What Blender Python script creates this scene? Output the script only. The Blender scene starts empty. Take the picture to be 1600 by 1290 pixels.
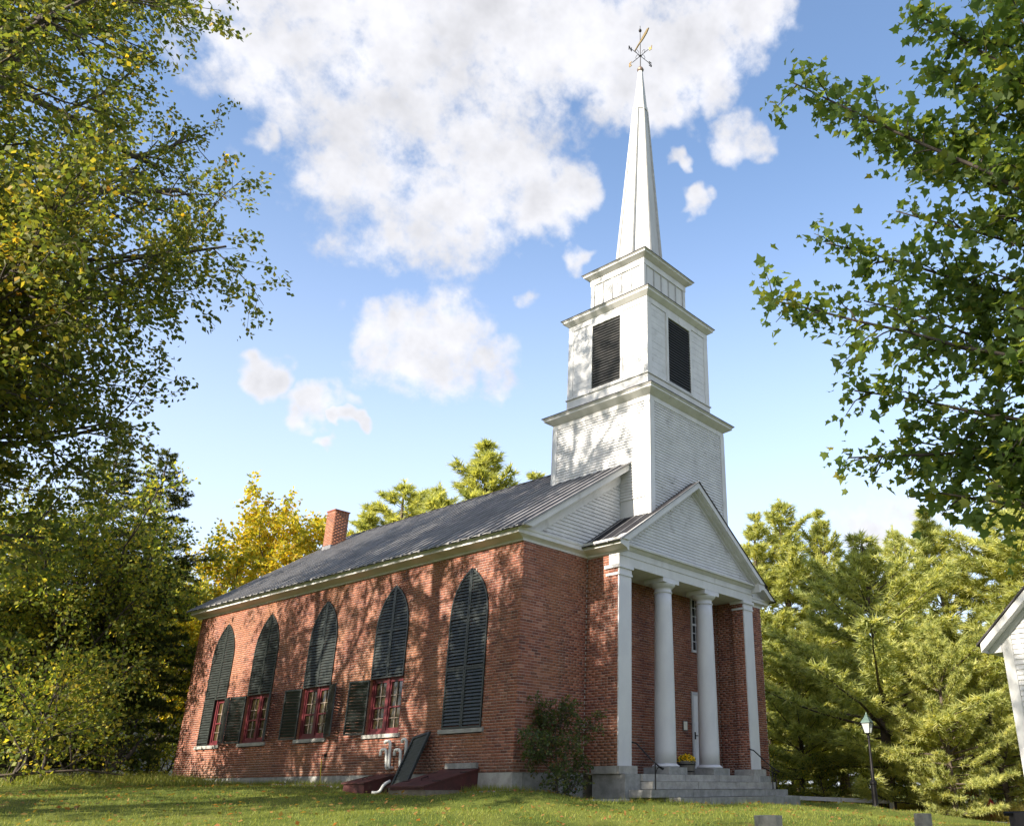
import bpy, math, random
import numpy as np
from mathutils import Vector, Matrix
random.seed(7)
RNG = np.random.default_rng(11)
sc = bpy.context.scene
COL = sc.collection
R = math.radians

# ------------------------------------------------------------------ camera
CAM = np.array([-14.172, -14.945, -0.364])
YAW, PIT, ROL, FPX, PPX, PPY = -0.896, 0.403, -0.004, 1312.6, 994.1, 672.4
_f = np.array([-math.sin(YAW) * math.cos(PIT), math.cos(YAW) * math.cos(PIT), math.sin(PIT)])
_r0 = np.array([math.cos(YAW), math.sin(YAW), 0.0]); _u0 = np.cross(_r0, _f)
_r = math.cos(ROL) * _r0 + math.sin(ROL) * _u0; _u = -math.sin(ROL) * _r0 + math.cos(ROL) * _u0
cam = bpy.data.cameras.new('camera'); camo = bpy.data.objects.new('camera', cam); COL.objects.link(camo)
camo.matrix_world = Matrix(((_r[0], _u[0], -_f[0], CAM[0]), (_r[1], _u[1], -_f[1], CAM[1]), (_r[2], _u[2], -_f[2], CAM[2]), (0, 0, 0, 1)))
cam.sensor_width = 36; cam.lens = FPX / 1600 * 36
cam.shift_x = -(PPX - 800) / 1600; cam.shift_y = (PPY - 645) / 1600
cam.clip_end = 3000; cam.clip_start = 0.05
sc.camera = camo

# ------------------------------------------------------------------ light
SUN_EL = R(26.5); SAZ = (-0.9988, 0.050)
SUN = Vector((SAZ[0] * math.cos(SUN_EL), SAZ[1] * math.cos(SUN_EL), math.sin(SUN_EL))).normalized()
sl = bpy.data.lights.new('sun', 'SUN'); sl.energy = 4.6; sl.angle = R(0.53); sl.color = (1.0, 0.90, 0.76)
so = bpy.data.objects.new('sun', sl); COL.objects.link(so)
so.rotation_euler = SUN.to_track_quat('Z', 'Y').to_euler(); so.location = (-40, 5, 30)

sc.view_settings.view_transform = 'Standard'; sc.view_settings.look = 'None'
sc.view_settings.exposure = 1.5; sc.view_settings.gamma = 1.0
sc.view_settings.use_curve_mapping = False
try:
    sc.cycles.use_denoising = True
    sc.cycles.max_bounces = 5; sc.cycles.diffuse_bounces = 3; sc.cycles.glossy_bounces = 2; sc.cycles.transmission_bounces = 3; sc.cycles.transparent_max_bounces = 6
except Exception:
    pass

class NT:
    """tiny node-tree helper"""
    def __init__(s, tree): s.t = tree; s.n = tree.nodes; s.l = tree.links
    def new(s, typ, **kw):
        n = s.n.new(typ)
        for k, v in kw.items():
            setattr(n, k, v)
        return n
    def put(s, sock, v):
        if isinstance(v, bpy.types.NodeSocket): s.l.new(v, sock)
        else: sock.default_value = v
    def math(s, op, a, b=None, c=None, clamp=False):
        n = s.new('ShaderNodeMath', operation=op); n.use_clamp = clamp
        s.put(n.inputs[0], a)
        if b is not None: s.put(n.inputs[1], b)
        if c is not None: s.put(n.inputs[2], c)
        return n.outputs[0]
    def mix(s, fac, a, b, blend='MIX'):
        n = s.new('ShaderNodeMix', data_type='RGBA', blend_type=blend)
        s.put(n.inputs[0], fac)
        s.put(n.inputs[6], a if isinstance(a, bpy.types.NodeSocket) else (*a, 1))
        s.put(n.inputs[7], b if isinstance(b, bpy.types.NodeSocket) else (*b, 1))
        return n.outputs[2]
    def noise(s, vec, scale, detail=4, rough=.55, out='Fac', dist=0):
        n = s.new('ShaderNodeTexNoise'); n.inputs['Scale'].default_value = scale
        n.inputs['Detail'].default_value = detail; n.inputs['Roughness'].default_value = rough
        n.inputs['Distortion'].default_value = dist
        if vec is not None: s.l.new(vec, n.inputs['Vector'])
        return n.outputs[out]
    def ramp(s, fac, stops, interp='LINEAR'):
        n = s.new('ShaderNodeValToRGB'); e = n.color_ramp.elements; n.color_ramp.interpolation = interp
        while len(e) > 1: e.remove(e[-1])
        e[0].position = stops[0][0]; e[0].color = (*stops[0][1], 1)
        for p, c in stops[1:]:
            k = e.new(p); k.color = (*c, 1)
        s.put(n.inputs[0], fac)
        return n.outputs[0]
    def smooth(s, v, lo, hi, a=0.0, b=1.0):
        n = s.new('ShaderNodeMapRange', interpolation_type='SMOOTHSTEP')
        s.put(n.inputs[0], v); n.inputs[1].default_value = lo; n.inputs[2].default_value = hi
        n.inputs[3].default_value = a; n.inputs[4].default_value = b
        return n.outputs[0]

def pixdir(x, y):
    d = _f + (x - PPX) / FPX * _r - (y - PPY) / FPX * _u
    return d / np.linalg.norm(d)

# ------------------------------------------------------------------ world: clear blue sky with broken fair-weather cloud
w = bpy.data.worlds.new('World'); sc.world = w; w.use_nodes = True
T = NT(w.node_tree); T.n.clear()
sky = T.new('ShaderNodeTexSky', sky_type='NISHITA'); sky.sun_disc = False
sky.sun_elevation = SUN_EL; sky.sun_rotation = math.atan2(SAZ[0], SAZ[1])
sky.air_density = 1.0; sky.dust_density = 1.3; sky.ozone_density = 2.0; sky.altitude = 200
tc = T.new('ShaderNodeTexCoord'); D = tc.outputs['Generated']
nrm = T.new('ShaderNodeVectorMath', operation='NORMALIZE'); T.l.new(D, nrm.inputs[0]); D = nrm.outputs[0]
# cloud banks: compass direction + angular size of each billow
BL = [(395, 30, 95), (490, 80, 115), (600, 50, 135), (735, 30, 125), (850, 50, 110), (985, 50, 90), (1085, 35, 90), (1010, 140, 62), (1110, 120, 50),
      (600, 180, 110), (700, 200, 130), (800, 225, 90), (850, 190, 60), (585, 275, 85), (665, 320, 95), (755, 325, 75), (715, 385, 48),
      (820, 310, 62), (885, 290, 42), (1150, 212, 36), (1180, 15, 45), (1075, 322, 19), (1048, 262, 14), (905, 395, 20), (825, 468, 18),
      (640, 535, 66), (712, 530, 66), (685, 572, 46), (575, 512, 36), (790, 570, 34), (600, 550, 36), (432, 588, 26), (503, 630, 32), (488, 658, 22), (515, 707, 13), (545, 668, 12),
      (1390, 840, 60), (1345, 815, 36), (1450, 830, 50), (398, 215, 28)]
wp = T.new('ShaderNodeVectorMath', operation='MULTIPLY_ADD'); T.l.new(T.noise(D, 13.0, 3, .6, 'Color'), wp.inputs[0]); wp.inputs[1].default_value = (.11, .11, .11)
sb = T.new('ShaderNodeVectorMath', operation='SUBTRACT'); T.l.new(D, sb.inputs[0]); sb.inputs[1].default_value = (.055, .055, .055); T.l.new(sb.outputs[0], wp.inputs[2])
nw_ = T.new('ShaderNodeVectorMath', operation='NORMALIZE'); T.l.new(wp.outputs[0], nw_.inputs[0]); DW = nw_.outputs[0]
field = None
for (x, y, r) in BL:
    d = pixdir(x, y); k = 2.0 / (r * 1.12 / FPX) ** 2
    dp = T.new('ShaderNodeVectorMath', operation='DOT_PRODUCT'); T.l.new(DW, dp.inputs[0]); dp.inputs[1].default_value = tuple(d)
    v = T.math('MULTIPLY_ADD', dp.outputs['Value'], k, 1.0 - k)
    field = v if field is None else T.math('MAXIMUM', field, v)
# the rest of the sky carries the same broken cloud
dz = T.new('ShaderNodeSeparateXYZ'); T.l.new(D, dz.inputs[0])
dpc = T.new('ShaderNodeVectorMath', operation='DOT_PRODUCT'); T.l.new(D, dpc.inputs[0]); dpc.inputs[1].default_value = tuple(pixdir(800, 560))
outside = T.smooth(dpc.outputs['Value'], 0.72, 0.60)
low = T.noise(D, 2.3, 2, .5)
wild = T.math('MULTIPLY', T.math('SUBTRACT', low, 0.53), 8.0)
wild = T.math('SUBTRACT', wild, T.math('MULTIPLY', T.math('SUBTRACT', 1.0, outside), 6.0))
field = T.math('MAXIMUM', T.math('MAXIMUM', field, -1.6), wild)
n1 = T.noise(D, 9.0, 8, .66); n2 = T.noise(D, 34.0, 3, .6)
dens = T.math('ADD', field, T.math('MULTIPLY', T.math('SUBTRACT', n1, 0.5), 5.4))
dens = T.math('ADD', dens, T.math('MULTIPLY', T.math('SUBTRACT', n2, 0.5), 1.5))
alpha = T.math('MULTIPLY', T.smooth(dens, -0.50, 1.15), 0.97)
core = T.smooth(dens, 0.3, 2.2)
# cloud tone: bright sunlit edges, greyer thick hearts
n3 = T.noise(D, 14.0, 4, .6)
tone = T.math('MULTIPLY_ADD', n3, 0.80, 0.56)
tone = T.math('SUBTRACT', tone, T.math('MULTIPLY', core, 0.08))
skyc = T.new('ShaderNodeVectorMath', operation='SCALE'); T.l.new(sky.outputs[0], skyc.inputs[0]); skyc.inputs[3].default_value = 1.0
CLOUD = 3.0
# thin high haze whitens the air towards the horizon
veil = T.math('MULTIPLY', T.smooth(dz.outputs[2], .70, .05), .66)
skyv = T.mix(veil, skyc.outputs[0], (3.55, 3.85, 4.8))
cc = T.new('ShaderNodeVectorMath', operation='SCALE'); cc.inputs[0].default_value = (CLOUD * 0.985, CLOUD * 0.985, CLOUD * 1.03); T.l.new(tone, cc.inputs[3])
bg = T.new('ShaderNodeBackground'); bg.inputs[1].default_value = 0.118
T.l.new(T.mix(alpha, skyv, cc.outputs[0]), bg.inputs[0])
wo = T.new('ShaderNodeOutputWorld'); T.l.new(bg.outputs[0], wo.inputs[0])

# ------------------------------------------------------------------ materials
def M(name, c1, c2=None, scale=3.0, rough=.7, metal=0.0, bump=0.0, bscale=40.0, stretch=(1, 1, 1), c3=None, s3=1.0, f3=.5, spec=.4, detail=5):
    m = bpy.data.materials.new(name); m.use_nodes = True
    t = NT(m.node_tree); p = t.n['Principled BSDF']
    co = t.new('ShaderNodeTexCoord').outputs['Object']
    mp = t.new('ShaderNodeMapping'); t.l.new(co, mp.inputs[0]); mp.inputs['Scale'].default_value = stretch
    vec = mp.outputs[0]
    col = None
    if c2 is not None:
        n = t.noise(vec, scale, detail, .6)
        col = t.mix(t.smooth(n, .32, .68), c1, c2)
    if c3 is not None:
        n = t.noise(vec, s3, 6, .65)
        col = t.mix(t.math('MULTIPLY', t.smooth(n, .55, .75), f3), col if col is not None else c1, c3)
    if col is None: p.inputs['Base Color'].default_value = (*c1, 1)
    else: t.l.new(col, p.inputs['Base Color'])
    p.inputs['Roughness'].default_value = rough; p.inputs['Metallic'].default_value = metal
    p.inputs['Specular IOR Level'].default_value = spec
    if bump:
        b = t.new('ShaderNodeBump'); b.inputs['Strength'].default_value = bump; b.inputs['Distance'].default_value = .01
        t.l.new(t.noise(vec, bscale, 4, .6), b.inputs['Height']); t.l.new(b.outputs[0], p.inputs['Normal'])
    return m

def brick_mat(name, from_object):
    m = bpy.data.materials.new(name); m.use_nodes = True
    t = NT(m.node_tree); p = t.n['Principled BSDF']
    geo = t.new('ShaderNodeNewGeometry').outputs['Position']
    if from_object: v = t.new('ShaderNodeObjectInfo').outputs['Random']
    else:
        a = t.new('ShaderNodeAttribute'); a.attribute_name = 'v'; v = a.outputs['Fac']
    c = t.ramp(v, [(0, (.105, .046, .040)), (.18, (.175, .064, .050)), (.5, (.250, .091, .058)), (.8, (.305, .115, .073)), (1, (.38, .18, .125))])
    big = t.noise(geo, .55, 5, .6)
    c = t.mix(t.math('MULTIPLY', t.smooth(big, .42, .72), .55), c, (.33, .155, .075))
    sep = t.new('ShaderNodeSeparateXYZ'); t.l.new(geo, sep.inputs[0])
    damp = t.math('ADD', sep.outputs[2], t.math('MULTIPLY', t.noise(geo, 1.3, 5, .65), 1.6))
    c = t.mix(t.smooth(damp, 1.45, .75, 0.0, .5), c, (.13, .085, .06))
    st = t.new('ShaderNodeMapping'); st.inputs['Scale'].default_value = (2.2, 2.2, .22); t.l.new(geo, st.inputs[0])
    c = t.mix(t.math('MULTIPLY', t.smooth(t.noise(st.outputs[0], 1.0, 5, .6), .52, .75), .42), c, (.12, .07, .05))
    g = t.noise(geo, 55, 3, .6)
    c = t.mix(t.math('MULTIPLY', t.smooth(g, .5, .8), .35), c, (.07, .032, .03))
    t.l.new(c, p.inputs['Base Color']); p.inputs['Roughness'].default_value = .88; p.inputs['Specular IOR Level'].default_value = .2
    b = t.new('ShaderNodeBump'); b.inputs['Strength'].default_value = .5; b.inputs['Distance'].default_value = .006
    t.l.new(t.noise(geo, 70, 4, .6), b.inputs['Height']); t.l.new(b.outputs[0], p.inputs['Normal'])
    return m

def leaf_mat(name, stops, trans=.45, rough=.55, vscale=.0):
    m = bpy.data.materials.new(name); m.use_nodes = True
    t = NT(m.node_tree); t.n.clear()
    a = t.new('ShaderNodeAttribute'); a.attribute_name = 'v'
    geo = t.new('ShaderNodeNewGeometry').outputs['Position']
    v = a.outputs['Fac']
    if vscale:
        v = t.math('ADD', v, t.math('MULTIPLY', t.math('SUBTRACT', t.noise(geo, .6, 3, .5), .5), vscale), clamp=True)
    c = t.ramp(v, stops)
    p = t.new('ShaderNodeBsdfPrincipled'); t.l.new(c, p.inputs['Base Color']); p.inputs['Roughness'].default_value = rough
    p.inputs['Specular IOR Level'].default_value = .3
    tr = t.new('ShaderNodeBsdfTranslucent')
    tc2 = t.mix(1.0, c, (1.9, 1.75, .8), 'MULTIPLY'); t.l.new(tc2, tr.inputs[0])
    mx = t.new('ShaderNodeMixShader'); mx.inputs[0].default_value = trans
    t.l.new(p.outputs[0], mx.inputs[1]); t.l.new(tr.outputs[0], mx.inputs[2])
    o = t.new('ShaderNodeOutputMaterial'); t.l.new(mx.outputs[0], o.inputs[0])
    return m

WHITE = M('white_paint', (.60, .60, .595), (.52, .52, .505), 2.2, .62, bump=.25, bscale=30, stretch=(1, 1, .35), c3=(.30, .29, .265), s3=3.2, f3=.5)
WHITE_CLEAN = M('white_column_paint', (.60, .60, .61), (.54, .54, .56), 2.0, .55, bump=.2, bscale=22, stretch=(1, 1, .5), c3=(.6, .6, .6), s3=2.5, f3=.3)
CLAP = M('white_clapboard_paint', (.60, .60, .595), (.52, .52, .515), 3.0, .6, bump=.3, bscale=30, stretch=(1, 1, 1), c3=(.24, .23, .21), s3=2.2, f3=.55)
CLAP_M = M('mildewed_clapboard_paint', (.58, .58, .57), (.48, .48, .46), 3.0, .65, bump=.3, bscale=30, c3=(.10, .095, .085), s3=4.5, f3=.85)
SPIRE_W = M('weathered_spire_paint', (.52, .52, .515), (.44, .44, .435), 2.5, .6, bump=.3, bscale=25, stretch=(1.4, 1.4, .18), c3=(.25, .24, .22), s3=3.0, f3=.6)
BATTEN = M('batten_shade_grey', (.40, .40, .39), (.32, .32, .31), 4, .65)  # grey draws the shade lines at battens and spire ribs in colour
MORTAR = M('lime_mortar', (.52, .46, .41), (.37, .30, .26), 1.2, .95, bump=.5, bscale=60)
BRICK = brick_mat('brick_clay', False); BRICK1 = brick_mat('brick_clay_single', True)
GRANITE = M('grey_granite', (.30, .30, .285), (.20, .20, .19), 5, .85, bump=.7, bscale=18, c3=(.16, .16, .15), s3=9, f3=.6)
GRANITE_L = M('pale_granite', (.38, .37, .34), (.27, .26, .24), 4, .85, bump=.7, bscale=16, c3=(.22, .21, .19), s3=7, f3=.55)
SHUTTER = M('black_green_shutter_paint', (.015, .020, .019), (.030, .035, .033), 6, .42, bump=.25, bscale=40, c3=(.09, .10, .09), s3=4, f3=.35, spec=.5)
LOUVRE = M('weathered_louvre_paint', (.022, .024, .024), (.040, .040, .038), 6, .55, c3=(.11, .10, .09), s3=5, f3=.4)
MAROON = M('maroon_sash_paint', (.120, .020, .026), (.090, .016, .020), 5, .5, bump=.2, bscale=30)
BULK = M('oxide_red_painted_timber', (.085, .024, .021), (.055, .019, .017), 4, .65, bump=.4, bscale=25, c3=(.2, .12, .08), s3=5, f3=.4)
CONC = M('old_concrete', (.24, .20, .15), (.14, .12, .09), 4, .95, bump=.6, bscale=20)
ROOF = M('dark_standing_seam_metal', (.017, .017, .020), (.030, .030, .034), 1.4, .7, metal=.0, spec=.1, bump=.15, bscale=4, c3=(.05, .048, .05), s3=.8, f3=.5)
ROOFEDGE = M('dark_metal_drip_edge', (.05, .045, .045), (.035, .032, .033), 3, .5, metal=.2)
SEAM = M('roof_seam_sheen_tone', (.27, .265, .265), (.18, .175, .175), 2, .55, metal=.1)  # paler than the panels: the sheen along the seams is painted in
FLASH = M('lead_flashing', (.26, .26, .27), (.18, .18, .19), 5, .5, metal=.4)
PVC = M('grey_white_pvc', (.62, .62, .60), (.5, .5, .48), 6, .45)
IRON = M('black_iron', (.014, .014, .016), (.022, .020, .020), 12, .45, metal=.6)
GOLD = M('gilded_copper', (.75, .50, .16), (.62, .40, .14), 9, .3, metal=.8)
DOOR = M('white_door_paint', (.82, .82, .82), (.77, .77, .77), 3, .4)
PINEBARK = M('pine_bark', (.11, .085, .065), (.055, .042, .034), 9, .95, bump=.8, bscale=14, stretch=(1, 1, .3))
BARK = M('maple_bark', (.085, .070, .058), (.042, .034, .029), 7, .95, bump=.8, bscale=12, stretch=(1, 1, .25))
WOOD = M('weathered_wood_post', (.060, .050, .045), (.030, .025, .024), 6, .95, bump=.8, bscale=14, stretch=(1, 1, .2))
LICHEN = M('lichen_granite', (.30, .28, .23), (.17, .155, .13), 8, .95, bump=.9, bscale=20, c3=(.36, .37, .26), s3=6, f3=.7)
RAILWHITE = M('white_rail_paint', (.80, .78, .78), (.7, .68, .68), 4, .6)
ASPH = M('worn_asphalt', (.20, .19, .185), (.14, .135, .13), 3, .95, bump=.5, bscale=40)
GRAVEL = M('gravel', (.34, .31, .29), (.20, .18, .175), 9, .95, bump=.5, bscale=40)
HYD = M('hydrant_red', (.42, .028, .030), (.32, .02, .024), 7, .5)
BARREL = M('barrel_stave_wood', (.16, .145, .125), (.09, .08, .07), 6, .9, bump=.6, bscale=16, stretch=(1, 1, .2))
PAPER = M('sign_cream_board', (.75, .73, .62), (.68, .66, .56), 6, .7)
SLATE = M('grey_slab', (.36, .34, .34), (.24, .23, .23), 4, .8, bump=.4, bscale=15)
MUNT = M('dull_muntin_paint', (.34, .27, .22), (.25, .19, .16), 6, .6)
LOUVRE_SHADE = M('painted_louvre_shade', (.012, .010, .009))  # near-black colour standing in for the shade behind the louvres
def glass_mat(name, c1, c2, rough=.06):
    m = M(name, c1, c2, 1.6, rough, spec=.8); return m
GLASS = glass_mat('old_window_glass', (.022, .018, .013), (.055, .042, .018))  # brown tone puts the reflections in the panes into the base colour
GLASSD = M('dark_window_glass', (.010, .012, .014), (.02, .022, .024), 1.6, .22, spec=.25)
LAMPGLASS = bpy.data.materials.new('lantern_glass'); LAMPGLASS.use_nodes = True
_p = LAMPGLASS.node_tree.nodes['Principled BSDF']; _p.inputs['Base Color'].default_value = (.75, .8, .78, 1); _p.inputs['Roughness'].default_value = .1
_p.inputs['Alpha'].default_value = .45

LEAF_MAPLE = leaf_mat('maple_leaf', [(0, (.052, .080, .020)), (.35, (.100, .130, .030)), (.62, (.165, .165, .034)), (.80, (.23, .195, .030)), (.92, (.42, .28, .03)), (1, (.26, .12, .03))], .55, vscale=.4)
LEAF_RIGHT = leaf_mat('sugar_maple_leaf', [(0, (.060, .105, .040)), (.5, (.115, .175, .055)), (.85, (.20, .235, .055)), (1, (.34, .28, .05))], .6, vscale=.4)
LEAF_GOLD = leaf_mat('golden_maple_leaf', [(0, (.17, .20, .026)), (.4, (.34, .32, .034)), (.8, (.46, .37, .030)), (1, (.44, .25, .02))], .5, vscale=.3)
LEAF_GREEN = leaf_mat('green_underwood_leaf', [(0, (.070, .105, .024)), (.4, (.155, .205, .040)), (.75, (.31, .32, .052)), (1, (.50, .40, .06))], .5, vscale=.4)
LEAF_SHRUB = leaf_mat('burning_bush_leaf', [(0, (.034, .056, .020)), (.6, (.068, .100, .030)), (.93, (.12, .12, .034)), (1, (.16, .06, .03))], .35)
LEAF_RUST = leaf_mat('rusty_weed_leaf', [(0, (.12, .11, .03)), (.5, (.28, .18, .05)), (1, (.34, .13, .06))], .45)
NEEDLE = leaf_mat('white_pine_needles', [(0, (.15, .19, .065)), (.4, (.31, .345, .12)), (.75, (.46, .475, .175)), (1, (.55, .54, .22))], .48, .6, vscale=.35)
NEEDLE_D = leaf_mat('hemlock_needles', [(0, (.030, .046, .016)), (.5, (.070, .092, .028)), (1, (.17, .18, .05))], .4, .6, vscale=.5)
GRASS = leaf_mat('lawn_grass', [(0, (.075, .115, .022)), (.5, (.18, .215, .038)), (.85, (.30, .30, .065)), (1, (.40, .34, .14))], .4, .6, vscale=.6)
MEADOW = leaf_mat('dry_meadow_grass', [(0, (.12, .13, .03)), (.5, (.30, .25, .06)), (1, (.46, .36, .13))], .45, .7)
MUM = leaf_mat('yellow_flowers', [(0, (.04, .07, .012)), (.25, (.05, .09, .012)), (.3, (.62, .40, .010)), (1, (.80, .56, .02))], .3)

# ------------------------------------------------------------------ mesh helpers
class MB:
    def __init__(s): s.v = []; s.f = []
    def add(s, vs, fs):
        o = len(s.v); s.v += [tuple(map(float, p)) for p in vs]; s.f += [tuple(i + o for i in f) for f in fs]; return s
    def box(s, x0, x1, y0, y1, z0, z1):
        return s.hexa([(x0, y0, z0), (x1, y0, z0), (x1, y1, z0), (x0, y1, z0), (x0, y0, z1), (x1, y0, z1), (x1, y1, z1), (x0, y1, z1)])
    def hexa(s, v):
        return s.add(v, [(0, 3, 2, 1), (4, 5, 6, 7), (0, 1, 5, 4), (1, 2, 6, 5), (2, 3, 7, 6), (3, 0, 4, 7)])
    def bar(s, a, b, n, w, t):
        """bar from a to b, width w across (in plane), thickness t along n"""
        a, b, n = Vector(a), Vector(b), Vector(n).normalized(); d = (b - a).normalized(); q = d.cross(n) * (w / 2); n = n * t
        return s.hexa([a - q, a + q, b + q, b - q, a - q + n, a + q + n, b + q + n, b - q + n])
    def tube(s, pts, rad, n=8, cap=True):
        pts = [Vector(p) for p in pts]
        if not hasattr(rad, '__len__'): rad = [rad] * len(pts)
        o = len(s.v); prev = None
        for i, p in enumerate(pts):
            d = (pts[min(i + 1, len(pts) - 1)] - pts[max(i - 1, 0)]).normalized()
            if prev is None: a = d.orthogonal().normalized()
            else:
                a = prev - d * prev.dot(d)
                a = a.normalized() if a.length > 1e-6 else d.orthogonal().normalized()
            prev = a; b = d.cross(a)
            for k in range(n):
                t = 2 * math.pi * k / n; q = p + (a * math.cos(t) + b * math.sin(t)) * rad[i]; s.v.append(tuple(q))
        for i in range(len(pts) - 1):
            for k in range(n):
                s.f.append((o + i * n + k, o + i * n + (k + 1) % n, o + (i + 1) * n + (k + 1) % n, o + (i + 1) * n + k))
        if cap:
            s.f.append(tuple(o + k for k in reversed(range(n)))); e = o + (len(pts) - 1) * n; s.f.append(tuple(e + k for k in range(n)))
        return s
    def lathe(s, prof, n=24, c=(0, 0), ph=0.0, cap=True):
        o = len(s.v)
        for r, z in prof:
            for k in range(n):
                t = 2 * math.pi * k / n + ph; s.v.append((c[0] + r * math.cos(t), c[1] + r * math.sin(t), z))
        for i in range(len(prof) - 1):
            for k in range(n):
                s.f.append((o + i * n + k, o + i * n + (k + 1) % n, o + (i + 1) * n + (k + 1) % n, o + (i + 1) * n + k))
        if cap:
            s.f.append(tuple(o + k for k in reversed(range(n)))); e = o + (len(prof) - 1) * n; s.f.append(tuple(e + k for k in range(n)))
        return s
    def ring(s, cx, cy, hx, hy, prof):
        """square moulding: prof = [(offset, z)...] closed loop swept round a rectangle"""
        o = len(s.v); n = len(prof)
        for sx, sy in ((-1, -1), (1, -1), (1, 1), (-1, 1)):
            for of, z in prof: s.v.append((cx + sx * (hx + of), cy + sy * (hy + of), z))
        for c in range(4):
            for k in range(n):
                a = o + c * n + k; b = o + c * n + (k + 1) % n; d = o + ((c + 1) % 4) * n + k; e = o + ((c + 1) % 4) * n + (k + 1) % n
                s.f.append((a, d, e, b))
        return s
    def sweep(s, pts, dirs, prof):
        """moulding along polyline pts (x,y) with outward offset dirs per point; prof = closed [(offset,z)]"""
        o = len(s.v); n = len(prof)
        for (x, y), (dx, dy) in zip(pts, dirs):
            for of, z in prof: s.v.append((x + dx * of, y + dy * of, z))
        for c in range(len(pts) - 1):
            for k in range(n):
                a = o + c * n + k; b = o + c * n + (k + 1) % n; d = o + (c + 1) * n + k; e = o + (c + 1) * n + (k + 1) % n
                s.f.append((a, d, e, b))
        s.f.append(tuple(o + k for k in range(n))); e = o + (len(pts) - 1) * n; s.f.append(tuple(e + k for k in reversed(range(n))))
        return s
    def prism(s, poly, axis, a, b):
        """extrude a 2D polygon along axis ('x': poly=(y,z); 'y': poly=(x,z); 'z': poly=(x,y))"""
        def P(u, v, w): return {'x': (w, u, v), 'y': (u, w, v), 'z': (u, v, w)}[axis]
        n = len(poly); vs = [P(u, v, a) for u, v in poly] + [P(u, v, b) for u, v in poly]
        fs = [tuple(reversed(range(n))), tuple(range(n, 2 * n))] + [(i, (i + 1) % n, n + (i + 1) % n, n + i) for i in range(n)]
        return s.add(vs, fs)
    def mesh(s, name):
        me = bpy.data.meshes.new(name); me.from_pydata(s.v, [], s.f); me.update()
        import bmesh
        bm = bmesh.new(); bm.from_mesh(me); bmesh.ops.recalc_face_normals(bm, faces=bm.faces); bm.to_mesh(me); bm.free()
        return me

def O(name, mb, mat, parent=None, label=None, kind=None, smooth=False, cat=None, group=None, loc=None, rotz=0):
    me = mb.mesh(name) if isinstance(mb, MB) else mb
    if len(me.materials) == 0: me.materials.append(mat)
    if smooth: me.polygons.foreach_set('use_smooth', np.ones(len(me.polygons), bool))
    o = bpy.data.objects.new(name, me); COL.objects.link(o)
    if parent: o.parent = parent
    if label: o['label'] = label
    if kind: o['kind'] = kind
    if cat: o['category'] = cat
    if group: o['group'] = group
    if loc is not None: o.location = loc
    if rotz: o.rotation_euler.z = rotz
    return o

def thing(name, label, cat, loc=(0, 0, 0), rotz=0, group=None):
    o = bpy.data.objects.new(name, None); COL.objects.link(o); o.location = loc; o.rotation_euler = (0, 0, rotz)
    o.empty_display_size = .3; o['label'] = label; o['category'] = cat
    if group: o['group'] = group
    return o

def fast_mesh(name, V, F, vattr=None, mat=None, smooth=False):
    """V (n,3), F (m,k) int; vattr per vertex float"""
    V = np.asarray(V, np.float32); F = np.asarray(F, np.int32); k = F.shape[1]
    me = bpy.data.meshes.new(name); me.vertices.add(len(V)); me.vertices.foreach_set('co', V.ravel())
    me.loops.add(F.size); me.loops.foreach_set('vertex_index', F.ravel())
    me.polygons.add(len(F)); me.polygons.foreach_set('loop_start', np.arange(0, F.size, k, dtype=np.int32))
    if vattr is not None:
        a = me.attributes.new('v', 'FLOAT', 'POINT'); a.data.foreach_set('value', np.asarray(vattr, np.float32))
    me.update(calc_edges=True)
    if mat: me.materials.append(mat)
    if smooth: me.polygons.foreach_set('use_smooth', np.ones(len(F), bool))
    return me

def copy_tree(o, loc, rotz, scale, label, group=None):
    c = o.copy(); COL.objects.link(c); c.location = loc; c.rotation_euler = (0, 0, rotz); c.scale = (scale,) * 3 if not hasattr(scale, '__len__') else scale
    c['label'] = label
    if group: c['group'] = group
    for ch in o.children:
        d = ch.copy(); COL.objects.link(d); d.parent = c
    return c

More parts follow.
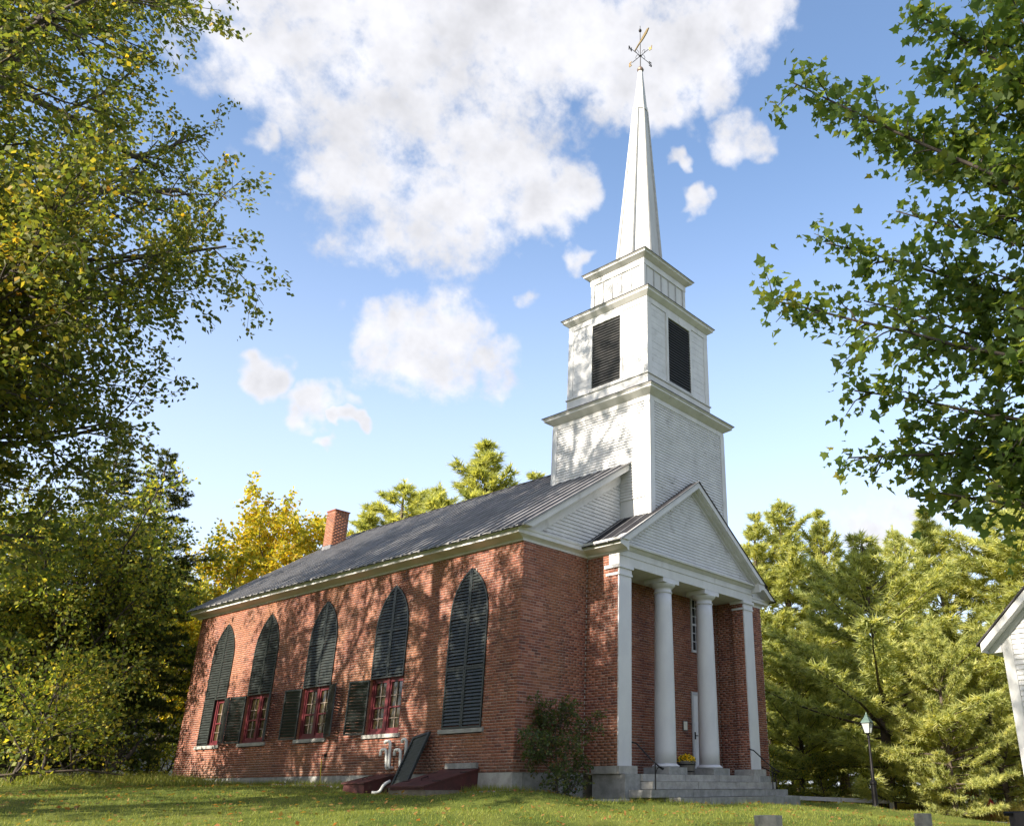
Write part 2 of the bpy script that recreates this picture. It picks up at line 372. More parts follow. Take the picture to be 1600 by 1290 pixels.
# ------------------------------------------------------------------ terrain
CP = np.array([
    (-14.2, -14.9, -1.95), (-18, -20, -2.0), (-8, -20, -2.0), (0, -18, -1.8), (0, 0, -.39), (-2, 2, -.47), (0, 8, -.21), (-2, 8, -.29), (0, 16.7, -.05), (-3, 16, -.1), (5.5, -2.8, -.72), (2, -1.6, -.62), (1, -4, -.80),
    (11.3, 0, -.62), (11, -2.6, -.74), (12.4, -3.0, -1.0), (5, -8, -1.2), (-7.3, -10.9, -1.48), (-5, -11.5, -1.5), (0, -12, -1.5),
    (15.2, -1.2, -1.25), (16.5, -8, -1.5), (19, -4, -1.5), (17, 3, -1.2), (14, 8, -.8), (21, -6, -1.55), (26, 0, -1.6), (30, -12, -1.8), (22, 8, -1.2), (34, 12, -1.2), (45, -5, -1.6), (12, 20, -.2), (30, 34, .2), (10, 40, .5), (-5, 32, .3), (-20, 30, .4), (-22, 5, -.5), (-14, 2, -.75),
    (-9, 8, -.45), (-8, -4, -.92), (-10, -8, -1.30), (-4, -6, -1.0), (-4, -2, -.70), (-25, -12, -1.6), (6, 8, -.4), (6, 16, -.15), *[(CAM[0] + dd * math.cos(a_), CAM[1] + dd * math.sin(a_), zz) for a_, lst in ((R(26.6), ((20, -.80), (26, -.92), (32, -1.10))), (R(22.6), ((14, -.95), (20, -.98), (26, -1.13), (32, -1.38), (38, -1.55))), (R(18.6), ((14, -1.05), (20, -1.20), (26, -1.42), (32, -1.62), (40, -1.8)))) for dd, zz in lst], (60, 60, 0.3), (80, 0, -1.5), (0, 90, 1), (-60, 40, .5), (-60, -40, -2), (0, -60, -2.2), (60, -60, -2)], float)
def gz(x, y):
    x = np.asarray(x, float); y = np.asarray(y, float)
    d2 = (x[..., None] - CP[:, 0]) ** 2 + (y[..., None] - CP[:, 1]) ** 2 + .6
    wt = d2 ** -1.75
    return (wt * CP[:, 2]).sum(-1) / wt.sum(-1)
def g1(x, y): return float(gz(np.array([x]), np.array([y]))[0])
def axis(lo, hi, step, far):
    a = list(np.arange(lo, hi + 1e-6, step)); s = step
    b = hi
    while b < far: s *= 1.35; b += s; a.append(b)
    b = lo; s = step
    while b > -far: s *= 1.35; b -= s; a.insert(0, b)
    return np.array(a)
gx, gy = axis(-20, 26, .5, 900), axis(-18, 22, .5, 900)
X, Y = np.meshgrid(gx, gy, indexing='ij'); Z = gz(X, Y) + 0.02 * np.sin(X * 1.3 + Y * .7) * np.sin(Y * 1.1 - X * .4)
nx, ny = X.shape
idx = np.arange(nx * ny).reshape(nx, ny)
F = np.stack([idx[:-1, :-1], idx[1:, :-1], idx[1:, 1:], idx[:-1, 1:]], -1).reshape(-1, 4)
LAWN = bpy.data.materials.new('lawn_soil_and_thatch'); LAWN.use_nodes = True
t = NT(LAWN.node_tree); p = t.n['Principled BSDF']; geo = t.new('ShaderNodeNewGeometry').outputs['Position']
c = t.mix(t.smooth(t.noise(geo, .7, 6, .6), .35, .65), (.075, .105, .02), (.135, .155, .032))
c = t.mix(t.math('MULTIPLY', t.smooth(t.noise(geo, .35, 5, .6), .55, .7), .6), c, (.17, .15, .05))
c = t.mix(t.math('MULTIPLY', t.smooth(t.noise(geo, 25, 3, .6), .5, .75), .5), c, (.035, .045, .012))
t.l.new(c, p.inputs['Base Color']); p.inputs['Roughness'].default_value = .95; p.inputs['Specular IOR Level'].default_value = .1
b = t.new('ShaderNodeBump'); b.inputs['Distance'].default_value = .03; t.l.new(t.noise(geo, 30, 4, .6), b.inputs['Height']); t.l.new(b.outputs[0], p.inputs['Normal'])
O('lawn_ground', fast_mesh('lawn_ground', np.stack([X, Y, Z], -1).reshape(-1, 3), F, None, LAWN, True), LAWN, kind='structure')
def gzz(x, y):
    x = np.asarray(x, float); y = np.asarray(y, float)
    return gz(x, y) + 0.02 * np.sin(x * 1.3 + y * .7) * np.sin(y * 1.1 - x * .4)
# road beyond the lawn
rp = np.array([(4, -34), (9, -24), (13.5, -14), (16.2, -7), (17.4, -2), (17.8, 4), (17.0, 12), (14, 24), (8, 38)], float)
ts = np.linspace(0, len(rp) - 1, 120)
rc = np.stack([np.interp(ts, range(len(rp)), rp[:, k]) for k in (0, 1)], -1)
for _ in range(6): rc[1:-1] = (rc[:-2] + rc[1:-1] * 2 + rc[2:]) / 4
tg = np.gradient(rc, axis=0); tg /= np.linalg.norm(tg, axis=1)[:, None]; nn = np.stack([tg[:, 1], -tg[:, 0]], -1)
rows = []
for of in (-2.2, -1.1, 0, 1.1, 2.2):
    q = rc + nn * of; rows.append(np.stack([q[:, 0], q[:, 1], gz(q[:, 0], q[:, 1]) + .05], -1))
rv = np.stack(rows, 1).reshape(-1, 3); ii = np.arange(120 * 5).reshape(120, 5)
O('road', fast_mesh('road', rv, np.stack([ii[:-1, :-1], ii[:-1, 1:], ii[1:, 1:], ii[1:, :-1]], -1).reshape(-1, 4), None, ASPH, True), ASPH, kind='structure')

# ==================================================================== CHURCH
W, L, m, V, DP, H = 11.343, 16.646, 5.6715, 3.284, 1.074, 5.4
VX0, VX1 = m - V, m + V
church = thing('church', 'red brick church with white steepled tower and columned portico', 'church', (0, 0, 0))
# ---- windows in the side wall
HW, SILL, SPLIT, SPR, APEX = .725, 1.0, 2.43, 3.75, 4.97
RAD = (HW ** 2 + (APEX - SPR) ** 2) / (2 * HW)
WC = [1.87, 5.07, 8.45, 11.70, 14.52]
def halfw(z, off=0.0):
    if z < SPR: return HW + off
    h = z - SPR; r = RAD + off
    return max(0.0, (HW - RAD) + math.sqrt(max(r * r - h * h, 0)))
CO = .0675; NC = 80
def cuts(z):
    if not (SILL - .1 < z < APEX + .01): return []
    return [(c - halfw(z) - .005, c + halfw(z) + .005) for c in WC if halfw(z) > .01]
def subtract(a, b, iv):
    segs = [(a, b)]
    for lo, hi in iv:
        ns = []
        for s0, s1 in segs:
            if hi <= s0 or lo >= s1: ns.append((s0, s1)); continue
            if lo > s0: ns.append((s0, lo))
            if hi < s1: ns.append((hi, s1))
        segs = ns
    return segs
# mortar bed of the side wall, with the window openings left free
mb = MB()
for k in range(NC):
    z0, z1 = k * CO, (k + 1) * CO
    for s0, s1 in subtract(0, L, cuts((z0 + z1) / 2)):
        mb.add([(0, s0, z0), (0, s1, z0), (0, s1, z1), (0, s0, z1)], [(0, 3, 2, 1)])
side_wall = O('side_wall', mb, MORTAR, church)
mb = MB()
for c in WC:
    zz = [SILL - .1, SPR] + [SPR + (APEX - SPR) * i / 10 for i in range(1, 11)]
    out = [(c - halfw(z), z) for z in zz] + [(c + halfw(z), z) for z in reversed(zz[:-1])]
    n = len(out)
    mb.add([(-.004, y, z) for y, z in out] + [(.30, y, z) for y, z in out], [(i, (i + 1) % n, n + (i + 1) % n, n + i) for i in range(n)])
O('window_reveal', mb, BRICK1, side_wall)
mb = MB().add([(0, 0, 0), (VX0, 0, 0), (VX0, 0, H), (0, 0, H)], [(0, 1, 2, 3)]).add([(VX1, 0, 0), (W, 0, 0), (W, 0, H), (VX1, 0, H)], [(0, 1, 2, 3)])
mb.add([(VX0, .004, -.05), (VX1, .004, -.05), (VX1, .004, H), (VX0, .004, H)], [(0, 1, 2, 3)])
front_wall = O('front_wall', mb, MORTAR, church)
# hidden walls: brick pattern material only
BT = bpy.data.materials.new('brickwork'); BT.use_nodes = True
t = NT(BT.node_tree); bt = t.new('ShaderNodeTexBrick'); bt.inputs['Scale'].default_value = 1.0; bt.inputs['Brick Width'].default_value = .215; bt.inputs['Row Height'].default_value = CO; bt.inputs['Mortar Size'].default_value = .006
bt.inputs['Color1'].default_value = (.21, .07, .045, 1); bt.inputs['Color2'].default_value = (.15, .05, .036, 1); bt.inputs['Mortar'].default_value = (.4, .35, .3, 1)
cx = t.new('ShaderNodeSeparateXYZ'); t.l.new(t.new('ShaderNodeTexCoord').outputs['Object'], cx.inputs[0])
cb = t.new('ShaderNodeCombineXYZ'); t.l.new(t.math('ADD', cx.outputs[0], cx.outputs[1]), cb.inputs[0]); t.l.new(cx.outputs[2], cb.inputs[1]); t.l.new(cb.outputs[0], bt.inputs[0])
t.l.new(bt.outputs[0], t.n['Principled BSDF'].inputs['Base Color']); t.n['Principled BSDF'].inputs['Roughness'].default_value = .9
mb = MB().add([(W, 0, 0), (W, L, 0), (W, L, H), (W, 0, H)], [(0, 1, 2, 3)]).add([(0, L, 0), (W, L, 0), (W, L, H), (m, L, 9.5), (0, L, H)], [(4, 3, 2, 1, 0)])
O('rear_walls', mb, BT, church)
# ---- bricks
BP = .005
bricks = []   # (plane, a0, a1, z0, const, outward sign)  planes: 'x' wall facing -x at x=const ; 'X' facing +x ; 'y' wall facing -y at y=const
def lay(plane, a0, a1, k0, k1, const, cutf=None, phase=0):
    for k in range(k0, k1):
        z0 = k * CO + .005; header = (k % 7 == 3)
        step = .1075 if header else .215
        a = a0 - (step / 2 if (k + phase) % 2 else 0)
        iv = cutf(k * CO + CO / 2) if cutf else []
        while a < a1:
            s0, s1 = max(a, a0), min(a + step - .010, a1)
            if s1 - s0 > .03:
                for q0, q1 in subtract(s0, s1, iv):
                    if q1 - q0 > .025: bricks.append((plane, q0, q1, z0, const, abs(q1 - q0 - .205) < 1e-6))
            a += step
PIERY = -.66
lay('x', .003, L, 0, NC, 0.0, cuts)
lay('y', -BP, VX0, 0, NC, 0.0)
lay('y', VX1, W, 0, NC, 0.0)
def doorcut(z):
    iv = []
    if z < 2.28: iv += [(7.05, 8.03), (3.18, 4.16)]
    if 3.42 < z < 5.24: iv += [(7.12, 7.98), (3.25, 4.11)]
    return iv
lay('y', VX0 + .40, VX1 - .40, -1, 76, .004, doorcut)
lay('x', -DP + .004, -BP, 0, 79, VX0, None, 1)
lay('X', -DP + .004, PIERY, 1, 75, VX0 + .50)
lay('x', -DP + .004, PIERY, 1, 75, VX1 - .50)
lay('X', PIERY, .0, 0, 75, VX0 + .40); lay('x', PIERY, .0, 0, 75, VX1 - .40)
lay('X', -DP + .004, -.003, 0, 79, VX1)
def depth_of(b):
    c = (b[1] + b[2]) / 2
    P = np.array([b[4], c, b[3]]) if b[0] in 'xX' else np.array([c, b[4], b[3]])
    d = P - CAM; n = np.array([-1, 0, 0]) if b[0] == 'x' else (np.array([1, 0, 0]) if b[0] == 'X' else np.array([0, -1, 0]))
    return (b[2] - b[1]) * CO * max(0, -(d @ n)) / (np.linalg.norm(d) ** 3)
cand = sorted([b for b in bricks if b[0] == 'y' and b[5] and b[2] < VX0], key=depth_of, reverse=True)[:300]
single = set(map(id, cand))
bm1 = MB().box(0, .205, -BP, 0, 0, .0575).mesh('brick'); bm1.materials.append(BRICK1)
for b in cand: O('brick', bm1, BRICK1, front_wall, loc=(b[1], b[4], b[3]))
def brick_mesh(name, sel):
    n = len(sel); Vv = np.zeros((n, 8, 3), np.float32); v = np.repeat(RNG.beta(2.2, 2.0, n), 8)
    for i, (pl, a0, a1, z0, c, _) in enumerate(sel):
        s = BP + RNG.normal(0, .0003); z1 = z0 + .0575
        if pl == 'y': pts = [(a0, c, z0), (a1, c, z0), (a1, c - s, z0), (a0, c - s, z0)]
        elif pl == 'x': pts = [(c, a0, z0), (c, a1, z0), (c - s, a1, z0), (c - s, a0, z0)]
        else: pts = [(c, a1, z0), (c, a0, z0), (c + s, a0, z0), (c + s, a1, z0)]
        Vv[i, :4] = pts; Vv[i, 4:] = [(x, y, z1) for x, y, _ in pts]
    base = np.array([(4, 5, 6, 7), (0, 3, 2, 1), (2, 3, 7, 6), (1, 2, 6, 5), (3, 0, 4, 7)])
    if sel and sel[0][0] == 'x': base = base[:, ::-1]
    Ff = (base[None] + np.arange(n)[:, None, None] * 8).reshape(-1, 4)
    return fast_mesh(name, Vv.reshape(-1, 3), Ff, v, BRICK)
for nm, par, cond in (('brick_courses', side_wall, lambda b: b[0] == 'x' and b[4] == 0.0), ('brick_courses', front_wall, lambda b: b[0] == 'y')):
    sel = [b for b in bricks if cond(b) and id(b) not in single]
    O(nm, brick_mesh(nm, sel), BRICK, par, kind='stuff')
# ---- portico piers (antae)
piers = []
for x0, x1, xi0, xi1, xa, xb in ((VX0, VX0 + .50, VX0, VX0 + .40, VX0, VX0 + .3), (VX1 - .50, VX1, VX1 - .40, VX1, VX1 - .3, VX1)):
    pr = O('portico_pier', MB().box(x0, x1, -DP + .003, PIERY, -.03, 5.05), MORTAR, church); piers.append(pr)
    O('portico_side_wall', MB().box(xi0, xi1, PIERY + .001, -.002, -.03, 5.36), MORTAR, pr)
    O('pier_head', MB().box(xa, xb, -DP + .05, PIERY - .001, 5.051, 5.36), MORTAR, pr)
for pr, lo, hi in ((piers[0], 0, m), (piers[1], m, 99)):
    for q in 'xX': O('brick_courses', brick_mesh('pier_bricks', [b for b in bricks if b[0] == q and b[4] != 0.0 and lo < b[4] < hi]), BRICK, pr, kind='stuff')
for x0, x1 in ((VX0, VX0 + .50), (VX1 - .50, VX1)):
    pm = MB().box(x0 - .004, x1 + .004, -DP - .035, -DP, .15, 4.86)
    pil = O('pilaster', pm, WHITE_CLEAN, church)
    O('pilaster_capital', MB().box(x0 - .05, x1 + .05, -DP - .085, PIERY + .02, 4.97, 5.055).box(x0 - .028, x1 + .028, -DP - .06, PIERY - .02, 4.78, 4.84).box(x0 - .01, x1 + .01, -DP - .045, -DP - .001, 4.841, 4.969), WHITE_CLEAN, pil)
    O('plinth_block', MB().box(x0 - .10, x1 + .10, -DP - .14, PIERY + .1, -.025, .15), GRANITE_L, pil)
# columns
def column(cx):
    cy = -.82
    c = O('column', MB().lathe([(.285 * (1 - .17 * (t ** 1.5)), .235 + t * 4.45) for t in np.linspace(0, 1, 14)], 32, (cx, cy)), WHITE_CLEAN, church, smooth=True)
    O('column_base', MB().lathe([(.33, .15), (.36, .165), (.365, .185), (.345, .205), (.315, .215), (.30, .24)], 32, (cx, cy)), WHITE_CLEAN, c, smooth=True)
    O('column_capital', MB().lathe([(.235, 4.66), (.262, 4.675), (.262, 4.70), (.238, 4.71), (.238, 4.80), (.27, 4.815), (.31, 4.85), (.345, 4.90), (.35, 4.93)], 32, (cx, cy)), WHITE_CLEAN, c, smooth=True)
    O('abacus', MB().box(cx - .37, cx + .37, cy - .30, cy + .37, 4.931, 5.052), WHITE_CLEAN, c)
    O('plinth_block', MB().box(cx - .40, cx + .40, cy - .40, cy + .42, -.025, .15), GRANITE, c)
column(m - 1.016); column(m + 1.016)
# entablature, portico ceiling and pediment of the portico
O('portico_ceiling', MB().box(VX0 + .02, VX1 - .02, -DP + .06, -.003, 5.056, 5.10), WHITE, church)
O('entablature', MB().box(VX0 - .012, VX1 + .012, -DP - .045, -DP + .30, 5.057, 5.30).box(VX0 - .03, VX1 + .03, -DP - .065, -DP + .29, 5.301, 5.47), WHITE, church)
O('horizontal_cornice', MB().sweep([(VX0 - .03, -DP - .065), (VX1 + .03, -DP - .065)], [(0, -1), (0, -1)], [(0, 5.471), (.02, 5.471), (.09, 5.54), (.15, 5.55), (.16, 5.60), (0, 5.63)]), WHITE, church)
SLV = .70; VAP = 8.136; VE = 2.02          # portico roof slope, apex z, eave x
def vz(x): return VAP - SLV * abs(x - m)
# pediment clapboards
def clap_board(u0, u1, v0, v1, z0, z1, plane, const, out):
    """board: bottom edge u0..u1 at z0, top edge v0..v1 at z1; wall plane axis/const, outward sign"""
    def P(u, off, z): return (u, const + out * off, z) if plane == 'y' else (const + out * off, u, z)
    return [P(u0, 0, z0), P(u1, 0, z0), P(u1, .030, z0), P(u0, .030, z0), P(v0, 0, z1), P(v1, 0, z1), P(v1, .007, z1), P(v0, .007, z1)]
def claps(parent, z0, z1, pitch, ext, plane, const, out, seen=True, mat=None, jitter=.0):
    z = z0; big = MB()
    while z < z1 - .01:
        zt = min(z + pitch, z1); a0, b0 = ext(z); a1, b1 = ext(zt)
        if b0 - a0 > .05:
            if b1 < a1: a1 = b1 = (a1 + b1) / 2
            hx = clap_board(a0, b0, a1, b1, z, zt, plane, const, out)
            if seen: O('clapboard', MB().hexa(hx), mat or CLAP, parent)
            else: big.hexa(hx)
        z = zt
    if not seen: O('clapboards', big, mat or CLAP, parent, kind='stuff')
ped = O('pediment', MB().prism([(VX0 - .1, 5.5), (VX1 + .1, 5.5), (m, 5.5 + (V + .1) * SLV)], 'y', -DP - .075, -DP + .15), WHITE, church)
claps(ped, 5.62, 7.85, .088, lambda z: (m - (VAP - .30 - z) / SLV, m + (VAP - .30 - z) / SLV), 'y', -DP - .077, -1)
def rake(parent, xe, sl, apex, y0, y1, wid, drop, name='rake_board', xstop=None, zmin=5.625):
    """raking board on both slopes; y0 front, y1 back"""
    for sgn in (-1, 1):
        xs = m if xstop is None else xstop
        xa, xb = m + sgn * xe, m + sgn * (m - xs)
        za, zb = apex - sl * xe - drop, apex - sl * abs(m - xs) - drop
        poly = [(xa, za), (xb, zb), (xb, zb - wid), (xa, za - wid)]
        if za - wid < zmin:
            xc = xa - sgn * (zmin - (za - wid)) / sl
            poly = [(xa, max(za, zmin + .004)), (xb, zb), (xb, zb - wid), (xc, zmin), (xa, zmin)]
        O(name, MB().prism(poly, 'y', y0, y1), WHITE, parent)
XE = m - VE
rake(ped, XE, SLV, VAP, -DP - .40, -DP - .365, .17, .02)
rake(ped, XE - .02, SLV, VAP, -DP - .364, -DP - .12, .03, .19, 'rake_soffit')
rake(ped, XE - .25, SLV, VAP, -DP - .118, -DP - .10, .15, .20, 'rake_frieze')
rake(ped, XE - .10, SLV, VAP, -DP - .22, -DP - .119, .05, .221, 'rake_moulding')
# portico roof
def slope_quad(x0, z0, x1, z1, y0, y1, th, name, parent, mat):
    return O(name, MB().prism([(x0, z0), (x1, z1), (x1, z1 + th), (x0, z0 + th)], 'y', y0, y1), mat, parent)
proof = O('portico_roof', MB().prism([(VE - .03, vz(VE - .03) - .012), (m, VAP - .012), (2 * m - VE + .03, vz(VE - .03) - .012), (2 * m - VE + .03, vz(VE - .03)), (m, VAP), (VE - .03, vz(VE - .03))], 'y', -DP - .42, -.02), ROOFEDGE, church)
ys = [-DP - .43, -1.05, -.62, -.2, -.01]
for i in range(4):
    slope_quad(VE - .05, vz(VE - .05) + .004, m, VAP + .004, ys[i] + .012, ys[i + 1] - .012, .010, 'roof_panel', proof, ROOF)
    slope_quad(VE - .05, vz(VE - .05) + .004, m, VAP + .004, ys[i] - .012, ys[i] + .0119, .035, 'seam', proof, SEAM)
O('roof_panels', MB().prism([(m + .001, VAP + .004), (2 * m - VE + .05, vz(VE - .05) + .004), (2 * m - VE + .05, vz(VE - .05) + .015), (m + .001, VAP + .015)], 'y', -DP - .43, -.01), ROOF, proof)
# ---- main cornice: side eave, front return, portico sides
PR = [(-.02, 5.36), (.05, 5.36), (.05, 5.40), (.10, 5.43), (.30, 5.485), (.335, 5.49), (.335, 5.58), (.375, 5.60), (.39, 5.655), (-.02, 5.655)]
O('eave_cornice', MB().sweep([(0, L + .25), (0, -.0), (VX0 - .0, -.0), (VX0, -DP - .362)], [(-1, 0), (-1, -.42), (-1, -.42), (-1, -.42 if False else 0)], PR), WHITE, church)
PR2 = [(-.02, 5.36), (.05, 5.36), (.05, 5.40), (.10, 5.43), (.30, 5.485), (.335, 5.49), (.335, 5.58), (.375, 5.60), (.39, 5.655), (-.02, 5.655)]
O('eave_cornice', MB().sweep([(VX1, -DP - .362), (VX1, 0), (W, 0), (W, L + .25)], [(1, 0), (1, -.42), (1, -.42), (1, 0)], PR2), WHITE, church)
# ---- main gable
SLM = .68; RZ = 9.748; EX = -.40
def mz(x): return RZ - SLM * abs(x - m)
gab = O('gable', MB().prism([(.02, 5.5), (2 * m - .02, 5.5), (m, RZ - .35)], 'y', .0, .2), WHITE, church)
claps(gab, 5.66, 8.5, .105, lambda z: (max(-.3, m - (RZ - .38 - z) / SLM), 3.72), 'y', -.002, -1)
claps(gab, 5.66, 8.5, .105, lambda z: (7.62, m + (RZ - .38 - z) / SLM), 'y', -.002, -1, seen=False)
rake(gab, m - EX, SLM, RZ, -.39, -.36, .17, .03, xstop=3.70)
rake(gab, m - EX - .03, SLM, RZ, -.359, -.06, .03, .17, 'rake_soffit', xstop=3.70)
rake(gab, m - EX - .03, SLM, RZ, -.062, -.026, .34, .20, 'rake_frieze', xstop=3.70)
# roof
Y0, Y1 = -.42, L + .32
roof = O('roof', MB().prism([(EX - .02, mz(EX - .02) - .014), (m, RZ - .014), (2 * m - EX + .02, mz(EX - .02) - .014), (2 * m - EX + .02, mz(EX - .02)), (m, RZ), (EX - .02, mz(EX - .02))], 'y', Y0, Y1), ROOFEDGE, church)
NP = 43; pw = (Y1 - Y0) / NP
for i in range(NP):
    ya = Y0 + i * pw; dz_ = RNG.uniform(-.002, .002)
    slope_quad(EX - .05, mz(EX - .05) + .005 + dz_, m - .03, mz(m - .03) + .005 + dz_, ya + .046, ya + pw - .046, .010, 'roof_panel', roof, ROOF)
for i in range(NP + 1):
    ya = Y0 + i * pw
    slope_quad(EX - .06, mz(EX - .06) + .005, m - .03, mz(m - .03) + .005, ya - .045, ya + .045, .055, 'seam', roof, SEAM)
mb = MB().prism([(m + .03, mz(m + .03) + .005), (2 * m - EX + .05, mz(EX - .05) + .005), (2 * m - EX + .05, mz(EX - .05) + .016), (m + .03, mz(m + .03) + .016)], 'y', Y0, Y1)
O('roof_panels', mb, ROOF, roof, kind='stuff')
O('ridge_cap', MB().prism([(m - .14, RZ - .04), (m, RZ + .055), (m + .14, RZ - .04), (m + .14, RZ - .02), (m, RZ + .08), (m - .14, RZ - .02)], 'y', 2.75, Y1 + .02), ROOF, roof)
# chimney
CX0, CX1, CY0, CY1 = 4.16, 4.82, 15.80, 16.38
chm = O('chimney', MB().box(CX0, CX1, CY0, CY1, 8.4, 10.38), MORTAR, church)
cbk = []
for k in range(28):
    z0 = 8.5 + k * CO
    for plane, a0, a1, c in (('x', CY0, CY1, CX0), ('y', CX0, CX1, CY0)):
        a = a0 - (.1075 if k % 2 else 0)
        while a < a1:
            s0, s1 = max(a, a0), min(a + .205, a1)
            if s1 - s0 > .03: cbk.append((plane, s0, s1, z0, c, 0))
            a += .215
O('brick_courses', brick_mesh('chimney_bricks', [b for b in cbk if b[0] == 'x']), BRICK, chm, kind='stuff')
O('brick_courses', brick_mesh('chimney_bricks', [b for b in cbk if b[0] == 'y']), BRICK, chm, kind='stuff')
O('chimney_cap', MB().box(CX0 - .03, CX1 + .03, CY0 - .03, CY1 + .03, 10.381, 10.43), BRICK1, chm)
O('flashing', MB().box(CX0 - .02, CX1 + .02, CY0 - .02, CY1 + .02, 8.5, 8.90), FLASH, chm)

# ---- tower
TY = .811; T1, T2, T3 = 1.948, 1.657, 1.153
tb = O('tower_base', MB().box(m - T1, m + T1, TY - T1, TY + T1, 6.0, 10.4), WHITE, church)
zt0, zt1 = 6.1, 10.32
claps(tb, 7.3, zt1, .088, lambda z: (TY - T1 + .15, TY + T1 - .15), 'x', m - T1 - .001, -1)
claps(tb, 8.10, zt1, .088, lambda z: (m - T1 + .15, m + T1 - .15), 'y', TY - T1 - .001, -1)
claps(tb, 6.868, 8.10, .088, lambda z: (m - T1 + .15, m - (VAP - z) / SLV + .05), 'y', TY - T1 - .001, -1, mat=CLAP_M)
claps(tb, 6.868, 8.10, .088, lambda z: (m + (VAP - z) / SLV - .05, m + T1 - .15), 'y', TY - T1 - .001, -1)
claps(tb, zt0, zt1, .088, lambda z: (TY - T1 + .15, TY + T1 - .15), 'x', m + T1 + .001, 1, seen=False)
claps(tb, zt0, zt1, .088, lambda z: (m - T1 + .15, m + T1 - .15), 'y', TY + T1 + .001, 1, seen=False)
for sx in (-1, 1):
    for sy in (-1, 1):
        x, y = m + sx * (T1 - .06), TY + sy * (T1 - .06)
        O('corner_board', MB().box(x - .105, x + .105, y - .105, y + .105, 6.65, 10.33), WHITE, tb)
def cornice(parent, t, z, o, h, name='cornice'):
    O(name, MB().ring(m, TY, t, t, [(-.05, z), (.02, z), (.03, z + .02), (.05, z + .03), (o * .80, z + h * .55), (o * .84, z + h * .60), (o * .84, z + h * .82), (o * .95, z + h * .86), (o, z + h - .012), (-.05, z + h - .01)]), WHITE, parent)
    O('metal_drip_edge', MB().ring(m, TY, t, t, [(-.25, z + h - .011), (o + .015, z + h - .011), (o + .015, z + h + .012), (-.25, z + h + .06)]), ROOFEDGE, parent)
O('frieze_board', MB().ring(m, TY, T1, T1, [(-.02, 10.28), (.04, 10.28), (.04, 10.42), (-.02, 10.42)]), WHITE, tb)
cornice(tb, T1, 10.421, .301, .27)
# belfry
bf = O('belfry', MB().box(m - T2, m + T2, TY - T2, TY + T2, 10.4, 14.1), WHITE, church)
O('plinth_band', MB().ring(m, TY, T2, T2, [(-.02, 10.70), (.035, 10.70), (.035, 11.36), (-.02, 11.36)]), WHITE, bf)
O('plinth_moulding', MB().ring(m, TY, T2, T2, [(-.02, 11.361), (.075, 11.361), (.075, 11.395), (.03, 11.43), (-.02, 11.43)]), WHITE, bf)
O('frieze_board', MB().ring(m, TY, T2, T2, [(-.02, 13.93), (.035, 13.93), (.035, 14.11), (-.02, 14.11)]), WHITE, bf)
cornice(bf, T2, 14.111, .232, .25)
for sx in (-1, 1):
    for sy in (-1, 1):
        x, y = m + sx * (T2 - .08), TY + sy * (T2 - .08)
        O('corner_board', MB().box(x - .11, x + .11, y - .11, y + .11, 11.431, 13.929), WHITE, bf)
LH0, LH1, LZ0, LZ1 = -.60, .60, 11.48, 13.80
def face_pt(face, u, off, z):
    if face == 'L': return (m - T2 - off, TY + u, z)
    if face == 'F': return (m + u, TY - T2 - off, z)
    if face == 'Rr': return (m + T2 + off, TY - u, z)
    return (m - u, TY + T2 + off, z)
def fbox(face, u0, u1, o0, o1, z0, z1, mb=None):
    P = lambda u, o, z: face_pt(face, u, o, z)
    return (mb or MB()).hexa([P(u0, o0, z0), P(u1, o0, z0), P(u1, o1, z0), P(u0, o1, z0), P(u0, o0, z1), P(u1, o0, z1), P(u1, o1, z1), P(u0, o1, z1)])
for face in ('L', 'F', 'Rr', 'Bk'):
    lo = O('louvre_shade_sheet', fbox(face, LH0 - .02, LH1 + .02, .001, .006, LZ0, LZ1), LOUVRE_SHADE, church)  # dark sheet on the solid belfry wall, painted in place of shade
    cs = MB()
    fbox(face, LH0 - .10, LH0, .002, .055, 11.43, 13.928, cs); fbox(face, LH1, LH1 + .10, .002, .055, 11.43, 13.928, cs)
    fbox(face, LH0, LH1, .002, .055, LZ1, 13.928, cs); fbox(face, LH0, LH1, .002, .055, 11.43, LZ0, cs)
    O('casing', cs, WHITE, lo)
    z = LZ0 + .03; big = MB()
    while z < LZ1 - .06:
        P = lambda u, o, zz: face_pt(face, u, o, zz)
        hx = [P(LH0 + .005, .052, z), P(LH1 - .005, .052, z), P(LH1 - .005, .012, z + .068), P(LH0 + .005, .012, z + .068),
              P(LH0 + .005, .052, z + .016), P(LH1 - .005, .052, z + .016), P(LH1 - .005, .012, z + .084), P(LH0 + .005, .012, z + .084)]
        if face in 'LF': O('louvre_slat', MB().hexa(hx), LOUVRE, lo)
        else: big.hexa(hx)
        z += .098
    if face not in 'LF': O('louvre_slats', big, LOUVRE, lo, kind='stuff')
    if face in 'LF':
        for u0, u1 in ((-T2 + .19, LH0 - .102), (LH1 + .102, T2 - .19)):
            z = 11.435
            while z < 13.9:
                zt = min(z + .232, 13.928)
                O('flush_board', fbox(face, u0, u1, .001, .012 + random.uniform(-.002, .002), z, zt - .006), CLAP, bf); z = zt
